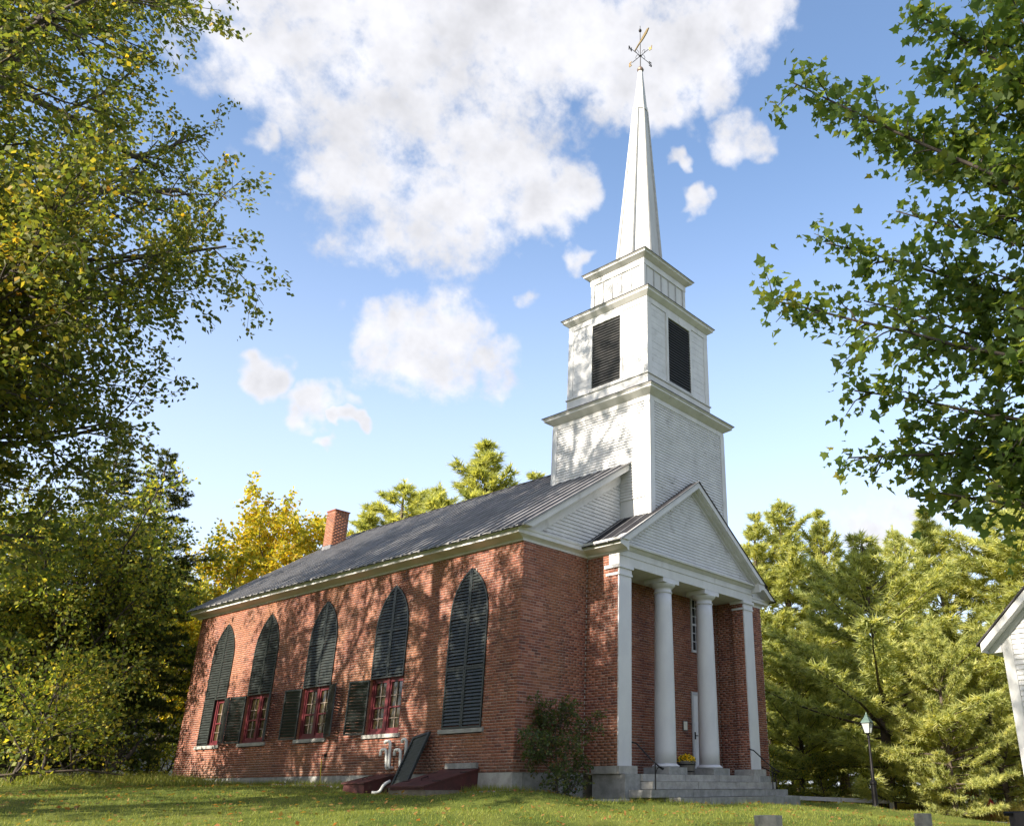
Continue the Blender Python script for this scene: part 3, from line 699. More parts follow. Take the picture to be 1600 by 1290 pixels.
# upper stage
ub = O('upper_stage', MB().box(m - T3, m + T3, TY - T3, TY + T3, 14.3, 16.06), WHITE, church)
for face in ('L', 'F', 'Rr', 'Bk'):
    def P3(u, o, z, f=face):
        o = o + T3 - T2
        return face_pt(f, u, o, z)
    for u in np.linspace(-T3 + .12, T3 - .12, 6)[0:6]:
        hx = [P3(u - .02, .001, 14.42), P3(u + .02, .001, 14.42), P3(u + .02, .03, 14.42), P3(u - .02, .03, 14.42), P3(u - .02, .001, 15.83), P3(u + .02, .001, 15.83), P3(u + .02, .03, 15.83), P3(u - .02, .03, 15.83)]
        O('batten', MB().hexa(hx), BATTEN, ub)
O('frieze_board', MB().ring(m, TY, T3, T3, [(-.02, 15.831), (.04, 15.831), (.04, 16.04), (-.02, 16.04)]), WHITE, ub)
for sx in (-1, 1):
    for sy in (-1, 1):
        x, y = m + sx * (T3 - .04), TY + sy * (T3 - .04)
        O('corner_board', MB().box(x - .065, x + .065, y - .065, y + .065, 14.42, 15.83), WHITE, ub)
cornice(ub, T3, 16.041, .262, .215)
# spire
SPX = .21
def sp_c(z): return (m + SPX * max(0, z - 16) / 10, TY)
def sp_r(z): return np.interp(z, [16.2, 17.2, 24.2, 26.25], [.80, .735, .262, .085]) / math.cos(math.pi / 8)
def octo(zs, scale=1.0, ph=math.pi / 8, n=8):
    mbx = MB()
    for i, z in enumerate(zs):
        cx_, cy_ = sp_c(z)
        for k in range(n):
            a = 2 * math.pi * k / n + ph; mbx.v.append((cx_ + sp_r(z) * scale * math.cos(a), cy_ + sp_r(z) * scale * math.sin(a), z))
    for i in range(len(zs) - 1):
        for k in range(n): mbx.f.append((i * n + k, i * n + (k + 1) % n, (i + 1) * n + (k + 1) % n, (i + 1) * n + k))
    mbx.f.append(tuple(range(n * (len(zs) - 1), n * len(zs)))); return mbx
spire = O('spire', octo([16.2, 17.2, 24.15]), SPIRE_W, church)
O('spire_cap', octo([24.1, 24.32, 24.34, 26.25], 1.0), SPIRE_W, spire)
O('spire_collar', octo([24.05, 24.22], 1.09), WHITE, spire)
for k in range(8):
    a = math.pi / 8 + k * math.pi / 4; pts = []
    for z in (16.22, 20, 24.08):
        c_ = sp_c(z); r_ = sp_r(z); pts.append((c_[0] + (r_ + .005) * math.cos(a), c_[1] + (r_ + .005) * math.sin(a), z))
    mbx = MB()
    mbx.tube(pts, [.075, .055, .034], 6)
    O('rib', mbx, BATTEN, spire)
VX, VY = sp_c(26.2)
O('finial_ball', MB().lathe([(.02, 26.2), (.10, 26.23), (.14, 26.32), (.10, 26.42), (.03, 26.45)], 16, (VX, VY)), M('tarnished_copper', (.24, .17, .13), (.15, .11, .09), 8, .5, metal=.5), spire, smooth=True)
# weather vane
vane = O('weather_vane', MB().tube([(VX, VY, 26.4), (VX, VY, 28.75)], [.022, .014], 6), IRON, church)
O('vane_ball', MB().lathe([(.01, 28.40), (.055, 28.44), (.065, 28.49), (.05, 28.54), (.008, 28.58)], 12, (VX, VY)), IRON, vane, smooth=True)
nd = np.array([-.993, .12]); ed = np.array([.12, .993]); az = 27.08
mbx = MB()
for d in (nd, -nd, ed, -ed): mbx.tube([(VX, VY, az), (VX + d[0] * .47, VY + d[1] * .47, az)], .013, 5)
mbx.lathe([(.01, az - .06), (.06, az), (.01, az + .06)], 10, (VX, VY))
for d in (nd, -nd, ed, -ed):   # scrolls
    e = np.array([-d[1], d[0]])
    pts = [(VX + d[0] * (.18 + .09 * math.cos(t_)), VY + d[1] * (.18 + .09 * math.cos(t_)), az + .10 + .09 * math.sin(t_)) for t_ in np.linspace(-1.5, 3.6, 9)]
    mbx.tube(pts, .009, 4)
O('direction_arms', mbx, IRON, vane)
LET = {'N': [((0, 0), (0, 1)), ((0, 1), (.7, 0)), ((.7, 0), (.7, 1))], 'S': [((.7, 1), (0, 1)), ((0, 1), (0, .5)), ((0, .5), (.7, .5)), ((.7, .5), (.7, 0)), ((.7, 0), (0, 0))],
       'E': [((0, 0), (0, 1)), ((0, 1), (.7, 1)), ((0, .5), (.55, .5)), ((0, 0), (.7, 0))], 'W': [((0, 1), (.2, 0)), ((.2, 0), (.4, .8)), ((.4, .8), (.6, 0)), ((.6, 0), (.8, 1))]}
for ch, d, mt in (('N', nd, IRON), ('S', -nd, IRON), ('E', ed, GOLD), ('W', -ed, GOLD)):  # gold gives E and W their sunlit look as colour; N and S stay dark
    mbx = MB(); s = .19
    u = np.array([d[0], d[1]]); view = np.array([.62, -.78])
    if u @ view < 0: u = -u
    base = np.array([VX + d[0] * .57, VY + d[1] * .57])
    for (a, b_) in LET[ch]:
        p0 = base + u * (a[0] - .35) * s; p1 = base + u * (b_[0] - .35) * s
        mbx.tube([(p0[0], p0[1], az - .12 + a[1] * s), (p1[0], p1[1], az - .12 + b_[1] * s)], .02, 5)
    O('direction_letter', mbx, mt, vane)
qd = np.array([-.42, -.91]); qd /= np.linalg.norm(qd)
VS = .62
prof = [(-.85, -.02), (-.45, -.07), (-.2, -.05), (.1, -.13), (.5, -.17), (.95, -.14), (1.25, .02), (1.0, .16), (.55, .15), (.15, .10), (-.2, .05), (-.45, .05)]
mbx = MB(); n = len(prof); off = np.array([-qd[1], qd[0]]) * .02
mbx.add([(VX + qd[0] * a * VS + off[0], VY + qd[1] * a * VS + off[1], 27.85 + b_ * VS) for a, b_ in prof] + [(VX + qd[0] * a * VS - off[0], VY + qd[1] * a * VS - off[1], 27.85 + b_ * VS) for a, b_ in prof],
        [tuple(range(n)), tuple(reversed(range(n, 2 * n)))] + [(i, (i + 1) % n, n + (i + 1) % n, n + i) for i in range(n)])
O('vane_feather', mbx, GOLD, vane)

# ---- shutters and windows on the side wall
def leaf_frame(mb, pts, wid, x0, x1):
    """frame strip of width wid just inside polyline pts (y,z), between x0 (outer) and x1"""
    n = len(pts); cy_ = sum(p[0] for p in pts) / n; cz_ = sum(p[1] for p in pts) / n
    P = [Vector(p) for p in pts]; inn = []
    area = sum(P[i].x * P[(i + 1) % n].y - P[(i + 1) % n].x * P[i].y for i in range(n))
    sg = 1 if area > 0 else -1
    for i in range(n):
        e0 = (P[i] - P[i - 1]).normalized(); e1 = (P[(i + 1) % n] - P[i]).normalized()
        n0 = Vector((-e0.y, e0.x)) * sg; n1 = Vector((-e1.y, e1.x)) * sg; b = (n0 + n1)
        k = wid / max(.35, (1 + n0.dot(n1)) / 2) / 2
        inn.append(P[i] + b * k)
    for i in range(n):
        j = (i + 1) % n
        q = [P[i], P[j], inn[j], inn[i]]
        mb.hexa([(x0, p.x, p.y) for p in q] + [(x1, p.x, p.y) for p in q])
def leaf_outline(side, lower):
    if lower: y = [(0.004, SILL + .01), (HW - .004, SILL + .01), (HW - .004, SPLIT - .006), (0.004, SPLIT - .006)]
    else:
        zz = [SPR] + [SPR + (APEX - .02 - SPR) * i / 7 for i in range(1, 8)]
        y = [(0.004, SPLIT + .006), (HW - .004, SPLIT + .006)] + [(max(halfw(z) - .004, .02), z) for z in zz] + [(0.004, APEX - .02)]
    return [(side * a, b) for a, b in y]
def shutter(parent, loc, side, lower, rot=0.0, joined=False, mat3=None, label=None, toplevel=False):
    """leaf modelled in local coords with the window centre at y=0; rot turns it about its outer (hinge) edge"""
    out = leaf_outline(side, lower); hin = side * HW
    mbx = MB(); leaf_frame(mbx, out, .044, -.022, .018)
    zmid = (3.70) if not lower else None
    if zmid: mbx.box(-.021, .017, min(side * .044, side * (HW - .044)), max(side * .044, side * (HW - .044)), zmid - .025, zmid + .025)
    if toplevel: leaf_frame(mbx, out, .065, .0185, .036)
    o = O('shutter' if not toplevel else 'shutter_leaf', mbx, SHUTTER, parent, label=label)
    z = (SILL if lower else SPLIT) + .085; sl_ = []
    top = (SPLIT - .07) if lower else (APEX - .12)
    while z < top:
        if not (zmid and abs(z + .02 - zmid) < .06):
            e = (HW - .044) if lower else min(HW - .044, halfw(z + .05) - .042)
            if e > .09: sl_.append((z, e))
        z += .082
    big = MB()
    for z, e in sl_:
        a, b = sorted((side * .042, side * (e + .004)))
        hx = [(-.018, a, z), (-.018, b, z), (.014, b, z + .062), (.014, a, z + .062), (-.018, a, z + .011), (-.018, b, z + .011), (.014, b, z + .073), (.014, a, z + .073)]
        if joined: big.hexa(hx)
        else: O('slat', MB().hexa(hx), SHUTTER, o)
    if joined: O('slats', big, SHUTTER, o, kind='stuff')
    if mat3 is not None: o.matrix_local = mat3
    else:
        if rot:
            o.matrix_local = Matrix.Translation((loc[0], loc[1], loc[2])) @ Matrix.Translation((0, hin, 0)) @ Matrix.Rotation(rot, 4, 'Z') @ Matrix.Translation((0, -hin, 0))
        else: o.location = loc
    return o
GL_IN = .13
# open leaves: (window index, side, swing) ; side +1 = towards the rear of the church
OPEN = {(1, 1): R(-166), (1, -1): None, (2, 1): R(-170), (2, -1): R(160), (3, 1): R(-168), (3, -1): R(150), (4, -1): R(163)}
for i, c in enumerate(WC):
    joined = i >= 3
    # masonry sill
    O('window_sill', MB().box(-.06, .2, c - HW - .09, c + HW + .09, SILL - .10, SILL - .005), GRANITE_L, church)
    # sash behind
    fr = MB(); leaf_frame(fr, [(c - HW, SILL), (c + HW, SILL), (c + HW, SPR)] + [(c + halfw(z), z) for z in (4.0, 4.3, 4.6)] + [(c, APEX)] + [(c - halfw(z), z) for z in (4.6, 4.3, 4.0)] + [(c - HW, SPR)], .09, .06, .20)
    fr.box(.055, .195, c - .065, c + .065, SILL + .02, 4.6)
    fr.box(.07, .19, c - HW + .08, c + HW - .08, SPLIT - .05, SPLIT + .05)
    win = O('window', fr, MAROON, church)
    O('glass_backing', MB().box(.24, .26, c - HW, c + HW, SILL, APEX), GLASSD, win)
    anyopen = any(k[0] == i for k in OPEN)
    for sgn in (-1, 1):
        if (i, sgn) not in OPEN: continue
        a, b = sorted((c + sgn * .065, c + sgn * (HW - .09)))
        sash = MB().box(.085, .15, a, a + .05, SILL + .08, SPLIT - .05).box(.085, .15, b - .05, b, SILL + .08, SPLIT - .05).box(.0855, .1495, a + .05, b - .05, SILL + .08, SILL + .15).box(.0855, .1495, a + .05, b - .05, SPLIT - .10, SPLIT - .05).box(.0855, .1495, a + .05, b - .05, 1.66, 1.70)
        so_ = O('sash', sash, MAROON, win)
        mu = (a + b) / 2
        O('muntin', MB().box(.10, .125, mu - .009, mu + .009, SILL + .15, SPLIT - .10), MUNT, win)
        for zb in (1.40, 1.98): O('muntin', MB().box(.101, .124, a + .05, b - .05, zb - .008, zb + .008), MUNT, win)
        for (z0, z1) in ((SILL + .15, 1.39), (1.41, 1.66), (1.70, 1.97), (1.99, SPLIT - .10)):
            for (q0, q1) in ((a + .05, mu - .011), (mu + .011, b - .05)):
                O('pane', MB().box(.13, .135, q0, q1, z0, z1), GLASS, win)
    for sgn in (-1, 1):
        shutter(church, (-.012, c, 0), sgn, False, joined=joined)
        k = (i, sgn)
        if k in OPEN:
            if OPEN[k] is not None: shutter(church, (-.035, c, 0), sgn, True, rot=OPEN[k], joined=joined)
        else: shutter(church, (-.012, c, 0), sgn, True, joined=joined)

# ---- portico doors, windows above, notice board
for dx0, dx1, hs in ((7.07, 8.02, 1), (3.20, 4.15, -1)):
    dr = O('door', MB().box(dx0, dx1, -.01, .06, -.03, 2.22), DOOR, church)
    cs = MB().box(dx0 - .025, dx0 + .045, -.04, .0, -.03, 2.27).box(dx1 - .045, dx1 + .025, -.04, .0, -.03, 2.27).box(dx0 + .045, dx1 - .045, -.04, .0, 2.20, 2.27)
    O('door_frame', cs, WHITE_CLEAN, dr)
    mid = (dx0 + dx1) / 2
    for (z0, z1) in ((.12, .72), (.84, 1.42), (1.54, 2.10)):
        for (q0, q1) in ((dx0 + .09, mid - .05), (mid + .05, dx1 - .09)):
            O('door_panel', MB().box(q0, q1, -.022, -.0101, z0, z1), DOOR, dr)
    hx = dx0 + .10 if hs > 0 else dx1 - .10
    O('handle', MB().box(hx - .025, hx + .025, -.035, -.0105, .96, 1.16).tube([(hx, -.06, 1.06), (hx + .10, -.06, 1.06)], .012, 6), IRON, dr)
    wf = MB().box(dx0 + .07, dx0 + .11, -.035, .05, 3.44, 5.04).box(dx1 - .11, dx1 - .07, -.035, .05, 3.44, 5.04)
    wn = O('window', wf.box(dx0 + .055, dx1 - .055, -.045, .05, 3.43, 3.50), WHITE_CLEAN, church)
    wx0, wx1 = dx0 + .11, dx1 - .11
    nc_ = 4
    for q in range(1, nc_): 
        xx = wx0 + (wx1 - wx0) * q / nc_; O('muntin', MB().box(xx - .012, xx + .012, -.024, -.0105, 3.50, 5.04), WHITE_CLEAN, wn)
    for q in range(1, 7):
        zz = 3.50 + q * .255; t_ = .03 if q == 3 else .011
        O('muntin', MB().box(wx0, wx1, -.0235 if q != 3 else -.030, -.0106, zz - t_, zz + t_), WHITE_CLEAN, wn)
    for a in range(nc_):
        for b in range(7):
            x0_, x1_ = wx0 + (wx1 - wx0) * a / nc_, wx0 + (wx1 - wx0) * (a + 1) / nc_
            O('pane', MB().box(x0_, x1_, -.010, -.004, 3.50 + b * .255, min(3.50 + (b + 1) * .255, 5.04)), GLASSD, wn)
nb = O('notice_board', MB().box(6.58, 6.80, -.03, -.006, 1.17, 1.45), M('notice_board_frame', (.10, .09, .08)), church)
O('notice_paper', MB().box(6.605, 6.775, -.036, -.0305, 1.195, 1.425), PAPER, nb)
# ---- foundation blocks
fnd = O('foundation', MB().box(.03, W - .03, .03, L - .03, -1.6, -.02), CONC, church)
def blocks(parent, spans, axis_, const, out, z0, z1, mat, gap=.012):
    for a, b in spans:
        j = random.uniform(-.008, .008)
        if axis_ == 'y': O('granite_block', MB().box(a + gap / 2, b - gap / 2, min(const, const + out * (.30)), max(const, const + out * .30) - 0 + (j if out > 0 else 0), z0, z1), mat, parent)
        else: O('granite_block', MB().box(min(const, const + out * .30), max(const, const + out * .30), a + gap / 2, b - gap / 2, z0, z1), mat, parent)
def spans(a, b, n):
    e = np.linspace(a, b, n + 1); e[1:-1] += RNG.uniform(-.25, .25, n - 1) * (b - a) / n; return list(zip(e[:-1], e[1:]))
for a, b in spans(-.02, L + .02, 8):
    o_ = random.uniform(.015, .03); O('granite_block', MB().box(-o_, .3, a + .006, b - .006, -1.5, -.006), GRANITE_L if a < 3 else GRANITE, fnd)
for a, b in spans(.305, VX0 - .05, 2) + spans(VX1 + .12, W + .02, 2):
    o_ = random.uniform(.015, .03); O('granite_block', MB().box(a + .006, b - .006, -o_, .3, -1.5, -.006), GRANITE, fnd)
for x0, x1 in ((VX0 - .03, VX0 + .55), (VX1 - .55, VX1 + .03)):
    O('granite_block', MB().box(x0, x1, -1.34, -.31, -1.5, -.03), GRANITE, fnd)
O('plinth_block', MB().box(VX0 - .12, VX0 - .005, -1.1, -.35, -.02, .15), GRANITE_L, fnd)
# ---- steps
steps = O('steps', MB().box(VX0 + .5, VX1 - .5, -1.2, -.05, -1.4, -.045), CONC, church)
def course(x0, x1, y0, y1, z0, z1, n, mat):
    for a, b in spans(x0, x1, n):
        O('granite_block', MB().hexa([(a + .006, y0 + random.uniform(-.012, .012), z0), (b - .006, y0 + random.uniform(-.012, .012), z0), (b - .006, y1, z0), (a + .006, y1, z0),
                                       (a + .006, y0 + random.uniform(-.012, .012), z1 + random.uniform(-.006, .006)), (b - .006, y0 + random.uniform(-.012, .012), z1 + random.uniform(-.006, .006)), (b - .006, y1, z1), (a + .006, y1, z1)]), mat, steps)
course(VX0 + .56, VX1 - .56, -1.40, -.10, -.19, -.030, 3, GRANITE_L)
course(VX0 + .57, VX1 - .22, -1.70, -1.20, -.37, -.200, 3, GRANITE_L)
course(VX0 + .10, VX1 - .12, -2.02, -1.35, -.545, -.380, 4, GRANITE)
course(VX0 + .75, VX1 - .10, -2.38, -1.6, -.86, -.555, 4, GRANITE)
# handrails
for x, lab in ((VX0 + .52, 0), (VX1 - .60, 1)):
    hr = O('handrail', MB().tube([(x, -DP - .01, .70), (x, -1.25, .66), (x + .02, -1.62, .34), (x + .03, -1.95, .10), (x + .03, -2.02, .06), (x + .03, -2.05, .09)], .019, 6), IRON, church)
    O('rail_post', MB().tube([(x, -1.82, -.40), (x, -1.82, .19)], .017, 6), IRON, hr)
    O('rail_scroll', MB().tube([(x, -1.82, -.05)] + [(x + .02, -1.82 - .13 * (1 - math.cos(t_)), -.05 + .17 * math.sin(t_)) for t_ in np.linspace(.2, 2.2, 8)], .012, 5), IRON, hr)
xr = VX1 + .75
hr = O('handrail', MB().tube([(xr, -.02, .55), (xr, -.6, .28), (xr, -1.2, .02)], .017, 6), IRON, church); O('rail_post', MB().tube([(xr, -1.15, -.4), (xr, -1.15, .05)], .015, 6), IRON, hr)
# ---- vent pipes
def pipe(pts, r=.042, lab=None):
    P = [Vector(p) for p in pts]; out = [P[0]]
    for i in range(1, len(P) - 1):
        a = (P[i - 1] - P[i]).normalized(); b = (P[i + 1] - P[i]).normalized(); rr = min(.10, (P[i - 1] - P[i]).length * .49, (P[i + 1] - P[i]).length * .49)
        for k in range(6):
            t_ = k / 5; out.append((P[i] + a * rr) * (1 - t_) ** 2 + P[i] * 2 * t_ * (1 - t_) + (P[i] + b * rr) * t_ ** 2)
    out.append(P[-1])
    return MB().tube(out, r, 10)
for pts, lab in (([(-.005, 4.40, .16), (-.14, 4.40, .16), (-.14, 4.44, .80), (-.14, 4.66, .80), (-.14, 4.66, .74)], 'tall grey vent pipe nearest the open maroon window'),
                 ([(-.005, 4.52, .14), (-.13, 4.52, .14), (-.13, 4.58, .60), (-.13, 4.82, .60), (-.13, 4.82, .44)], 'short hooked vent pipe furthest from the leaning shutter'),
                 ([(-.005, 3.95, .15), (-.13, 3.95, .15), (-.13, 3.99, .58), (-.13, 4.23, .58), (-.13, 4.23, .44)], 'short hooked vent pipe beside the leaning shutter'),
                 ([(-.005, 3.74, .15), (-.13, 3.74, .15), (-.13, 3.80, .82), (-.13, 3.96, .82), (-.13, 3.96, .74)], 'tall vent pipe half hidden behind the leaning shutter')):
    O('vent_pipe', pipe(pts, .04), PVC, church, label=lab, smooth=True)
hb = O('hose_bib', MB().box(-.03, 0.0, 7.48, 7.58, .48, .58).tube([(-.02, 7.53, .54), (-.12, 7.53, .54), (-.12, 7.53, .44)], .018, 6), IRON, church)
YH = M('yellow_hose', (.45, .36, .03))
O('hose', MB().tube([(-.12, 7.53, .44), (-.11, 7.52, .2), (-.10, 7.50, -.05), (-.09, 7.52, -.2), (-.15, 7.56, -.30)], .011, 5), YH, hb)

# ==================================================================== things around the church
# cellar bulkheads
def bulkhead(name, label, y0, y1, xo, zt_in, zt_out, zb, curb, slab=True):
    b = thing(name, label, 'bulkhead', (0, (y0 + y1) / 2, zb - .3), 0, 'cellar bulkheads at the side wall')
    oy, oz = (y0 + y1) / 2, zb - .3
    def C(mbx): mbx.v = [(x, y - oy, z - oz) for x, y, z in mbx.v]; return mbx
    for yy in (y0, y1 - .04):
        O('side_panel', C(MB().prism([(-.03, zb), (xo, zb), (xo, zt_out), (-.03, zt_in)], 'y', yy, yy + .04)), BULK, b)
    O('end_panel', C(MB().box(xo, xo + .04, y0 + .0405, y1 - .0405, zb, zt_out)), BULK, b)
    mid = (y0 + y1) / 2
    for a, c_ in ((y0 - .03, mid - .006), (mid + .006, y1 + .03)):
        O('door', C(MB().prism([(-.03, zt_in + .003), (xo - .05, zt_out - .005), (xo - .05, zt_out + .028), (-.03, zt_in + .036)], 'y', a, c_)), BULK, b)
    if curb: O('concrete_curb', C(MB().prism([(-.035, zb - .5), (xo + .012, zb - .5), (xo + .012, zb - .003), (-.035, zb - .003)], 'y', y0 - .05, y1 + .05)), CONC, b)
    for yy in (y0 + .08, y1 - .08):
        for f_ in (.25, .75):
            O('hinge', C(MB().prism([(xo * f_ - .05, zt_in + (zt_out - zt_in) * f_ + .034), (xo * f_ + .05, zt_in + (zt_out - zt_in) * (f_ - .05 / abs(xo)) + .034), (xo * f_ + .05, zt_in + (zt_out - zt_in) * (f_ - .05 / abs(xo)) + .045), (xo * f_ - .05, zt_in + (zt_out - zt_in) * f_ + .045)], 'y', yy - .09, yy + .09)), IRON, b)
    O('pull_handle', C(MB().tube([(xo * .72, mid + .06, zt_in + (zt_out - zt_in) * .72 + .035), (xo * .72, mid + .06, zt_in + (zt_out - zt_in) * .72 + .085), (xo * .60, mid + .06, zt_in + (zt_out - zt_in) * .60 + .085), (xo * .60, mid + .06, zt_in + (zt_out - zt_in) * .60 + .035)], .011, 5)), IRON, b)
    if slab: O('header_slab', C(MB().box(-.10, -.02, y0 + .02, y1 - .1, zt_in + .037, zt_in + .16)), GRANITE, b)
    return b
bulkhead('cellar_bulkhead', 'long sloping dark red cellar bulkhead on concrete curb nearest the church corner', 1.12, 2.35, -1.55, .06, -.31, -.37, True)
bulkhead('cellar_bulkhead', 'small dark red bulkhead box below the vent pipes', 4.12, 5.0, -1.0, -.02, -.22, -.48, False, False)
# shutter leaning on the wall: local leaf coords -> placed by three points
lean = thing('loose_shutter', 'loose black shutter leaning tilted against the wall between the bulkheads', 'shutter', (-.72, 3.28, -.30))
def frame_mat(o, uy, uz):
    uy = Vector(uy).normalized(); uz = Vector(uz); uz = (uz - uy * uz.dot(uy)).normalized(); ux = uy.cross(uz)
    return Matrix(((ux.x, uy.x, uz.x, o[0]), (ux.y, uy.y, uz.y, o[1]), (ux.z, uy.z, uz.z, o[2]), (0, 0, 0, 1)))
tl, tr_, bl_ = Vector((-.09, 3.64, .92)), Vector((-.09, 2.95, .93)), Vector((-.75, 3.28, -.28))
tl2 = Vector((-.75, 3.42, -.30))
mt = frame_mat((0, 0, 0), (-.05, -1, .16), (.62, .12, 1.1))
# leaf spans y 0..HW, z SILL..SPLIT locally
mt = Matrix.Translation(Vector((-.76, 3.44, -.38)) - lean.location) @ mt.to_4x4() @ Matrix.Translation((0, 0, -SILL))
shutter(lean, None, 1, True, mat3=mt, toplevel=True)
O('white_elbow_pipe', pipe([(-1.12, 3.62, -.42), (-.95, 3.55, -.42), (-.88, 3.52, -.24), (-.7, 3.52, -.16)], .036), PVC, None, 'white drain pipe elbow on the ground between the two bulkheads', cat='pipe', smooth=True)
O('flagstone', MB().prism([(.9, -1.35), (2.1, -1.7), (2.35, -1.45), (2.2, -1.25), (1.2, -1.15)], 'z', -.64, -.575), SLATE, None, 'flat grey flagstone lying on grass left of the steps', cat='flagstone')
O('flagstone', MB().prism([(2.15, -2.2), (3.1, -2.3), (3.12, -2.05), (2.9, -1.95), (2.2, -1.9)], 'z', -.80, -.66), SLATE, None, 'broken flagstone against the left end of bottom step', cat='flagstone')
O('flagstone', MB().prism([(-.75, 6.2), (-.3, 6.1), (-.22, 7.6), (-.65, 7.75)], 'z', -.5, -.335), SLATE, None, 'narrow grey slab beside the foundation below the hose tap', cat='flagstone')
# planter with mums
pl_ = thing('flower_planter', 'round wooden planter of yellow flowers between the white columns', 'planter', (5.43, -.93, -.03))
O('tub', MB().lathe([(.19, 0), (.245, .30), (.255, .31), (.255, .345), (.23, .35), (.22, .30)], 18), BARREL, pl_, smooth=False)
for z_, r_ in ((.07, .204), (.24, .236)): O('hoop', MB().lathe([(r_, z_), (r_ + .008, z_ + .002), (r_ + .011, z_ + .034), (r_ + .002, z_ + .036)], 18, cap=False), IRON, pl_)

# leaves as meshes ---------------------------------------------------
TPL = {
 'simple': (np.array([(0, 0, 0), (.36, .42, .05), (0, 1, -.04), (-.36, .42, .05)]), np.array([(0, 1, 2, 3)])),
 'maple': (np.array([(0, 0, 0), (.20, .06, .03), (.44, .02, .10), (.38, .24, .07), (.56, .55, .16), (.27, .56, .03), (0, 1.0, -.16), (-.24, .58, .05), (-.54, .50, .10), (-.40, .26, .09), (-.47, .05, .14), (-.18, .05, .02)]),
           np.array([(0, 1, 2, 3), (0, 3, 4, 5), (0, 5, 6, 7), (0, 7, 8, 9), (0, 9, 10, 11)])),
 'blade': (np.array([(-.5, 0, 0), (.5, 0, 0), (0, 1, 0)]), np.array([(0, 1, 2)])),
}
def frames(d, n):
    """orthonormal x,y,z with y=d, z~n"""
    d = d / np.linalg.norm(d, axis=1)[:, None]; x = np.cross(d, n); l = np.linalg.norm(x, axis=1)[:, None]; l[l < 1e-6] = 1; x = x / l
    return x, d, np.cross(x, d)
def leaves(tpl, P, d, n, size, v, width=1.0):
    t_, f_ = TPL[tpl]; x, y, z = frames(d, n); s = size[:, None, None]
    V_ = P[:, None, :] + s * (t_[None, :, 0:1] * width * x[:, None, :] + t_[None, :, 1:2] * y[:, None, :] + t_[None, :, 2:3] * z[:, None, :])
    F_ = (f_[None] + (np.arange(len(P)) * len(t_))[:, None, None]).reshape(-1, f_.shape[1])
    return V_.reshape(-1, 3), F_, np.repeat(v, len(t_))
def tubes_mesh(name, segs, mat, n=5):
    """segs: list of (p0,p1,r0,r1)"""
    A = np.array([s[0] for s in segs]); B = np.array([s[1] for s in segs]); ra = np.array([s[2] for s in segs]); rb = np.array([s[3] for s in segs])
    d = B - A; ref = np.tile(np.array([[.31, .17, .93]]), (len(A), 1)); x, y, z = frames(d, ref)
    k = np.arange(n) * 2 * math.pi / n; c, s = np.cos(k), np.sin(k)
    ring = c[None, :, None] * x[:, None, :] + s[None, :, None] * z[:, None, :]
    V_ = np.concatenate([A[:, None] + ring * ra[:, None, None], B[:, None] + ring * rb[:, None, None]], 1)
    base = np.array([(i, (i + 1) % n, n + (i + 1) % n, n + i) for i in range(n)])[:, ::-1]
    F_ = (base[None] + (np.arange(len(A)) * 2 * n)[:, None, None]).reshape(-1, 4)
    return fast_mesh(name, V_.reshape(-1, 3), F_, None, mat, True)
def rot_about(v, ax, ang):
    ax = ax / np.linalg.norm(ax); return v * math.cos(ang) + np.cross(ax, v) * math.sin(ang) + ax * (ax @ v) * (1 - math.cos(ang))
class Tree:
    def __init__(s, seed, counts, lens, angs, up=(0, .1, .05, .0), wob=.16, start=(.3, .25, .2, .1), twigstep=.16):
        s.g = np.random.default_rng(seed); s.segs = []; s.anch = []; s.counts = counts; s.lens = lens; s.angs = angs; s.up = up; s.wob = wob; s.start = start; s.ts = twigstep
    def branch(s, p, d, Ln, r, lev):
        g = s.g; n = max(3, int(Ln / (1.0, .7, .45, .3)[min(lev, 3)])); last = lev == len(s.counts)
        pts = [np.array(p, float)]; dirs = [d / np.linalg.norm(d)]
        for i in range(n):
            dd = dirs[-1] + g.normal(0, s.wob, 3) * (.5 if lev == 0 else 1); dd[2] += s.up[min(lev, 3)]; dd /= np.linalg.norm(dd)
            dirs.append(dd); pts.append(pts[-1] + dd * Ln / n)
        for i in range(n):
            f0, f1 = i / n, (i + 1) / n; te = .25 if lev == 0 else .3
            s.segs.append((pts[i], pts[i + 1], max(r * (1 - f0 * (1 - te)), .004), max(r * (1 - f1 * (1 - te)), .003)))
        if last:
            k = max(2, int(Ln / s.ts))
            for t_ in g.uniform(.15, 1.03, k):
                j = min(int(t_ * n), n - 1); s.anch.append((pts[j] + (pts[j + 1] - pts[j]) * (t_ * n - j), dirs[j]))
            return
        c = s.counts[lev]; c = int(c) if lev == 0 else max(2, int(round(c * min(1.3, Ln / s.lens[lev]))))
        az = g.uniform(0, 6.28)
        for q in range(c):
            f = s.start[lev] + (1 - s.start[lev]) * (q + g.uniform(.1, .9)) / c
            j = min(int(f * n), n - 1); pp = pts[j] + (pts[j + 1] - pts[j]) * (f * n - j); dj = dirs[j]
            az += 2.4 + g.uniform(-.5, .5)
            o = np.cross(dj, [.2, .3, .9]); o = rot_about(o / np.linalg.norm(o), dj, az)
            a = R(s.angs[lev]) * g.uniform(.75, 1.25)
            if lev == 0: a *= (1.15 - .5 * (f - s.start[0]) / (1 - s.start[0]))
            cd = dj * math.cos(a) + o * math.sin(a)
            ln = s.lens[lev + 1] * g.uniform(.7, 1.2) * s.shape(lev, f)
            s.branch(pp, cd, ln, max(r * (1 - f * .7) * (.5 if lev == 0 else .55), .005), lev + 1)
    def shape(s, lev, f):
        if lev == 0: return .55 + .85 * math.sin(math.pi * min(1, max(0, (f - .12) / .98)) ** .8)
        return 1.1 - .5 * f
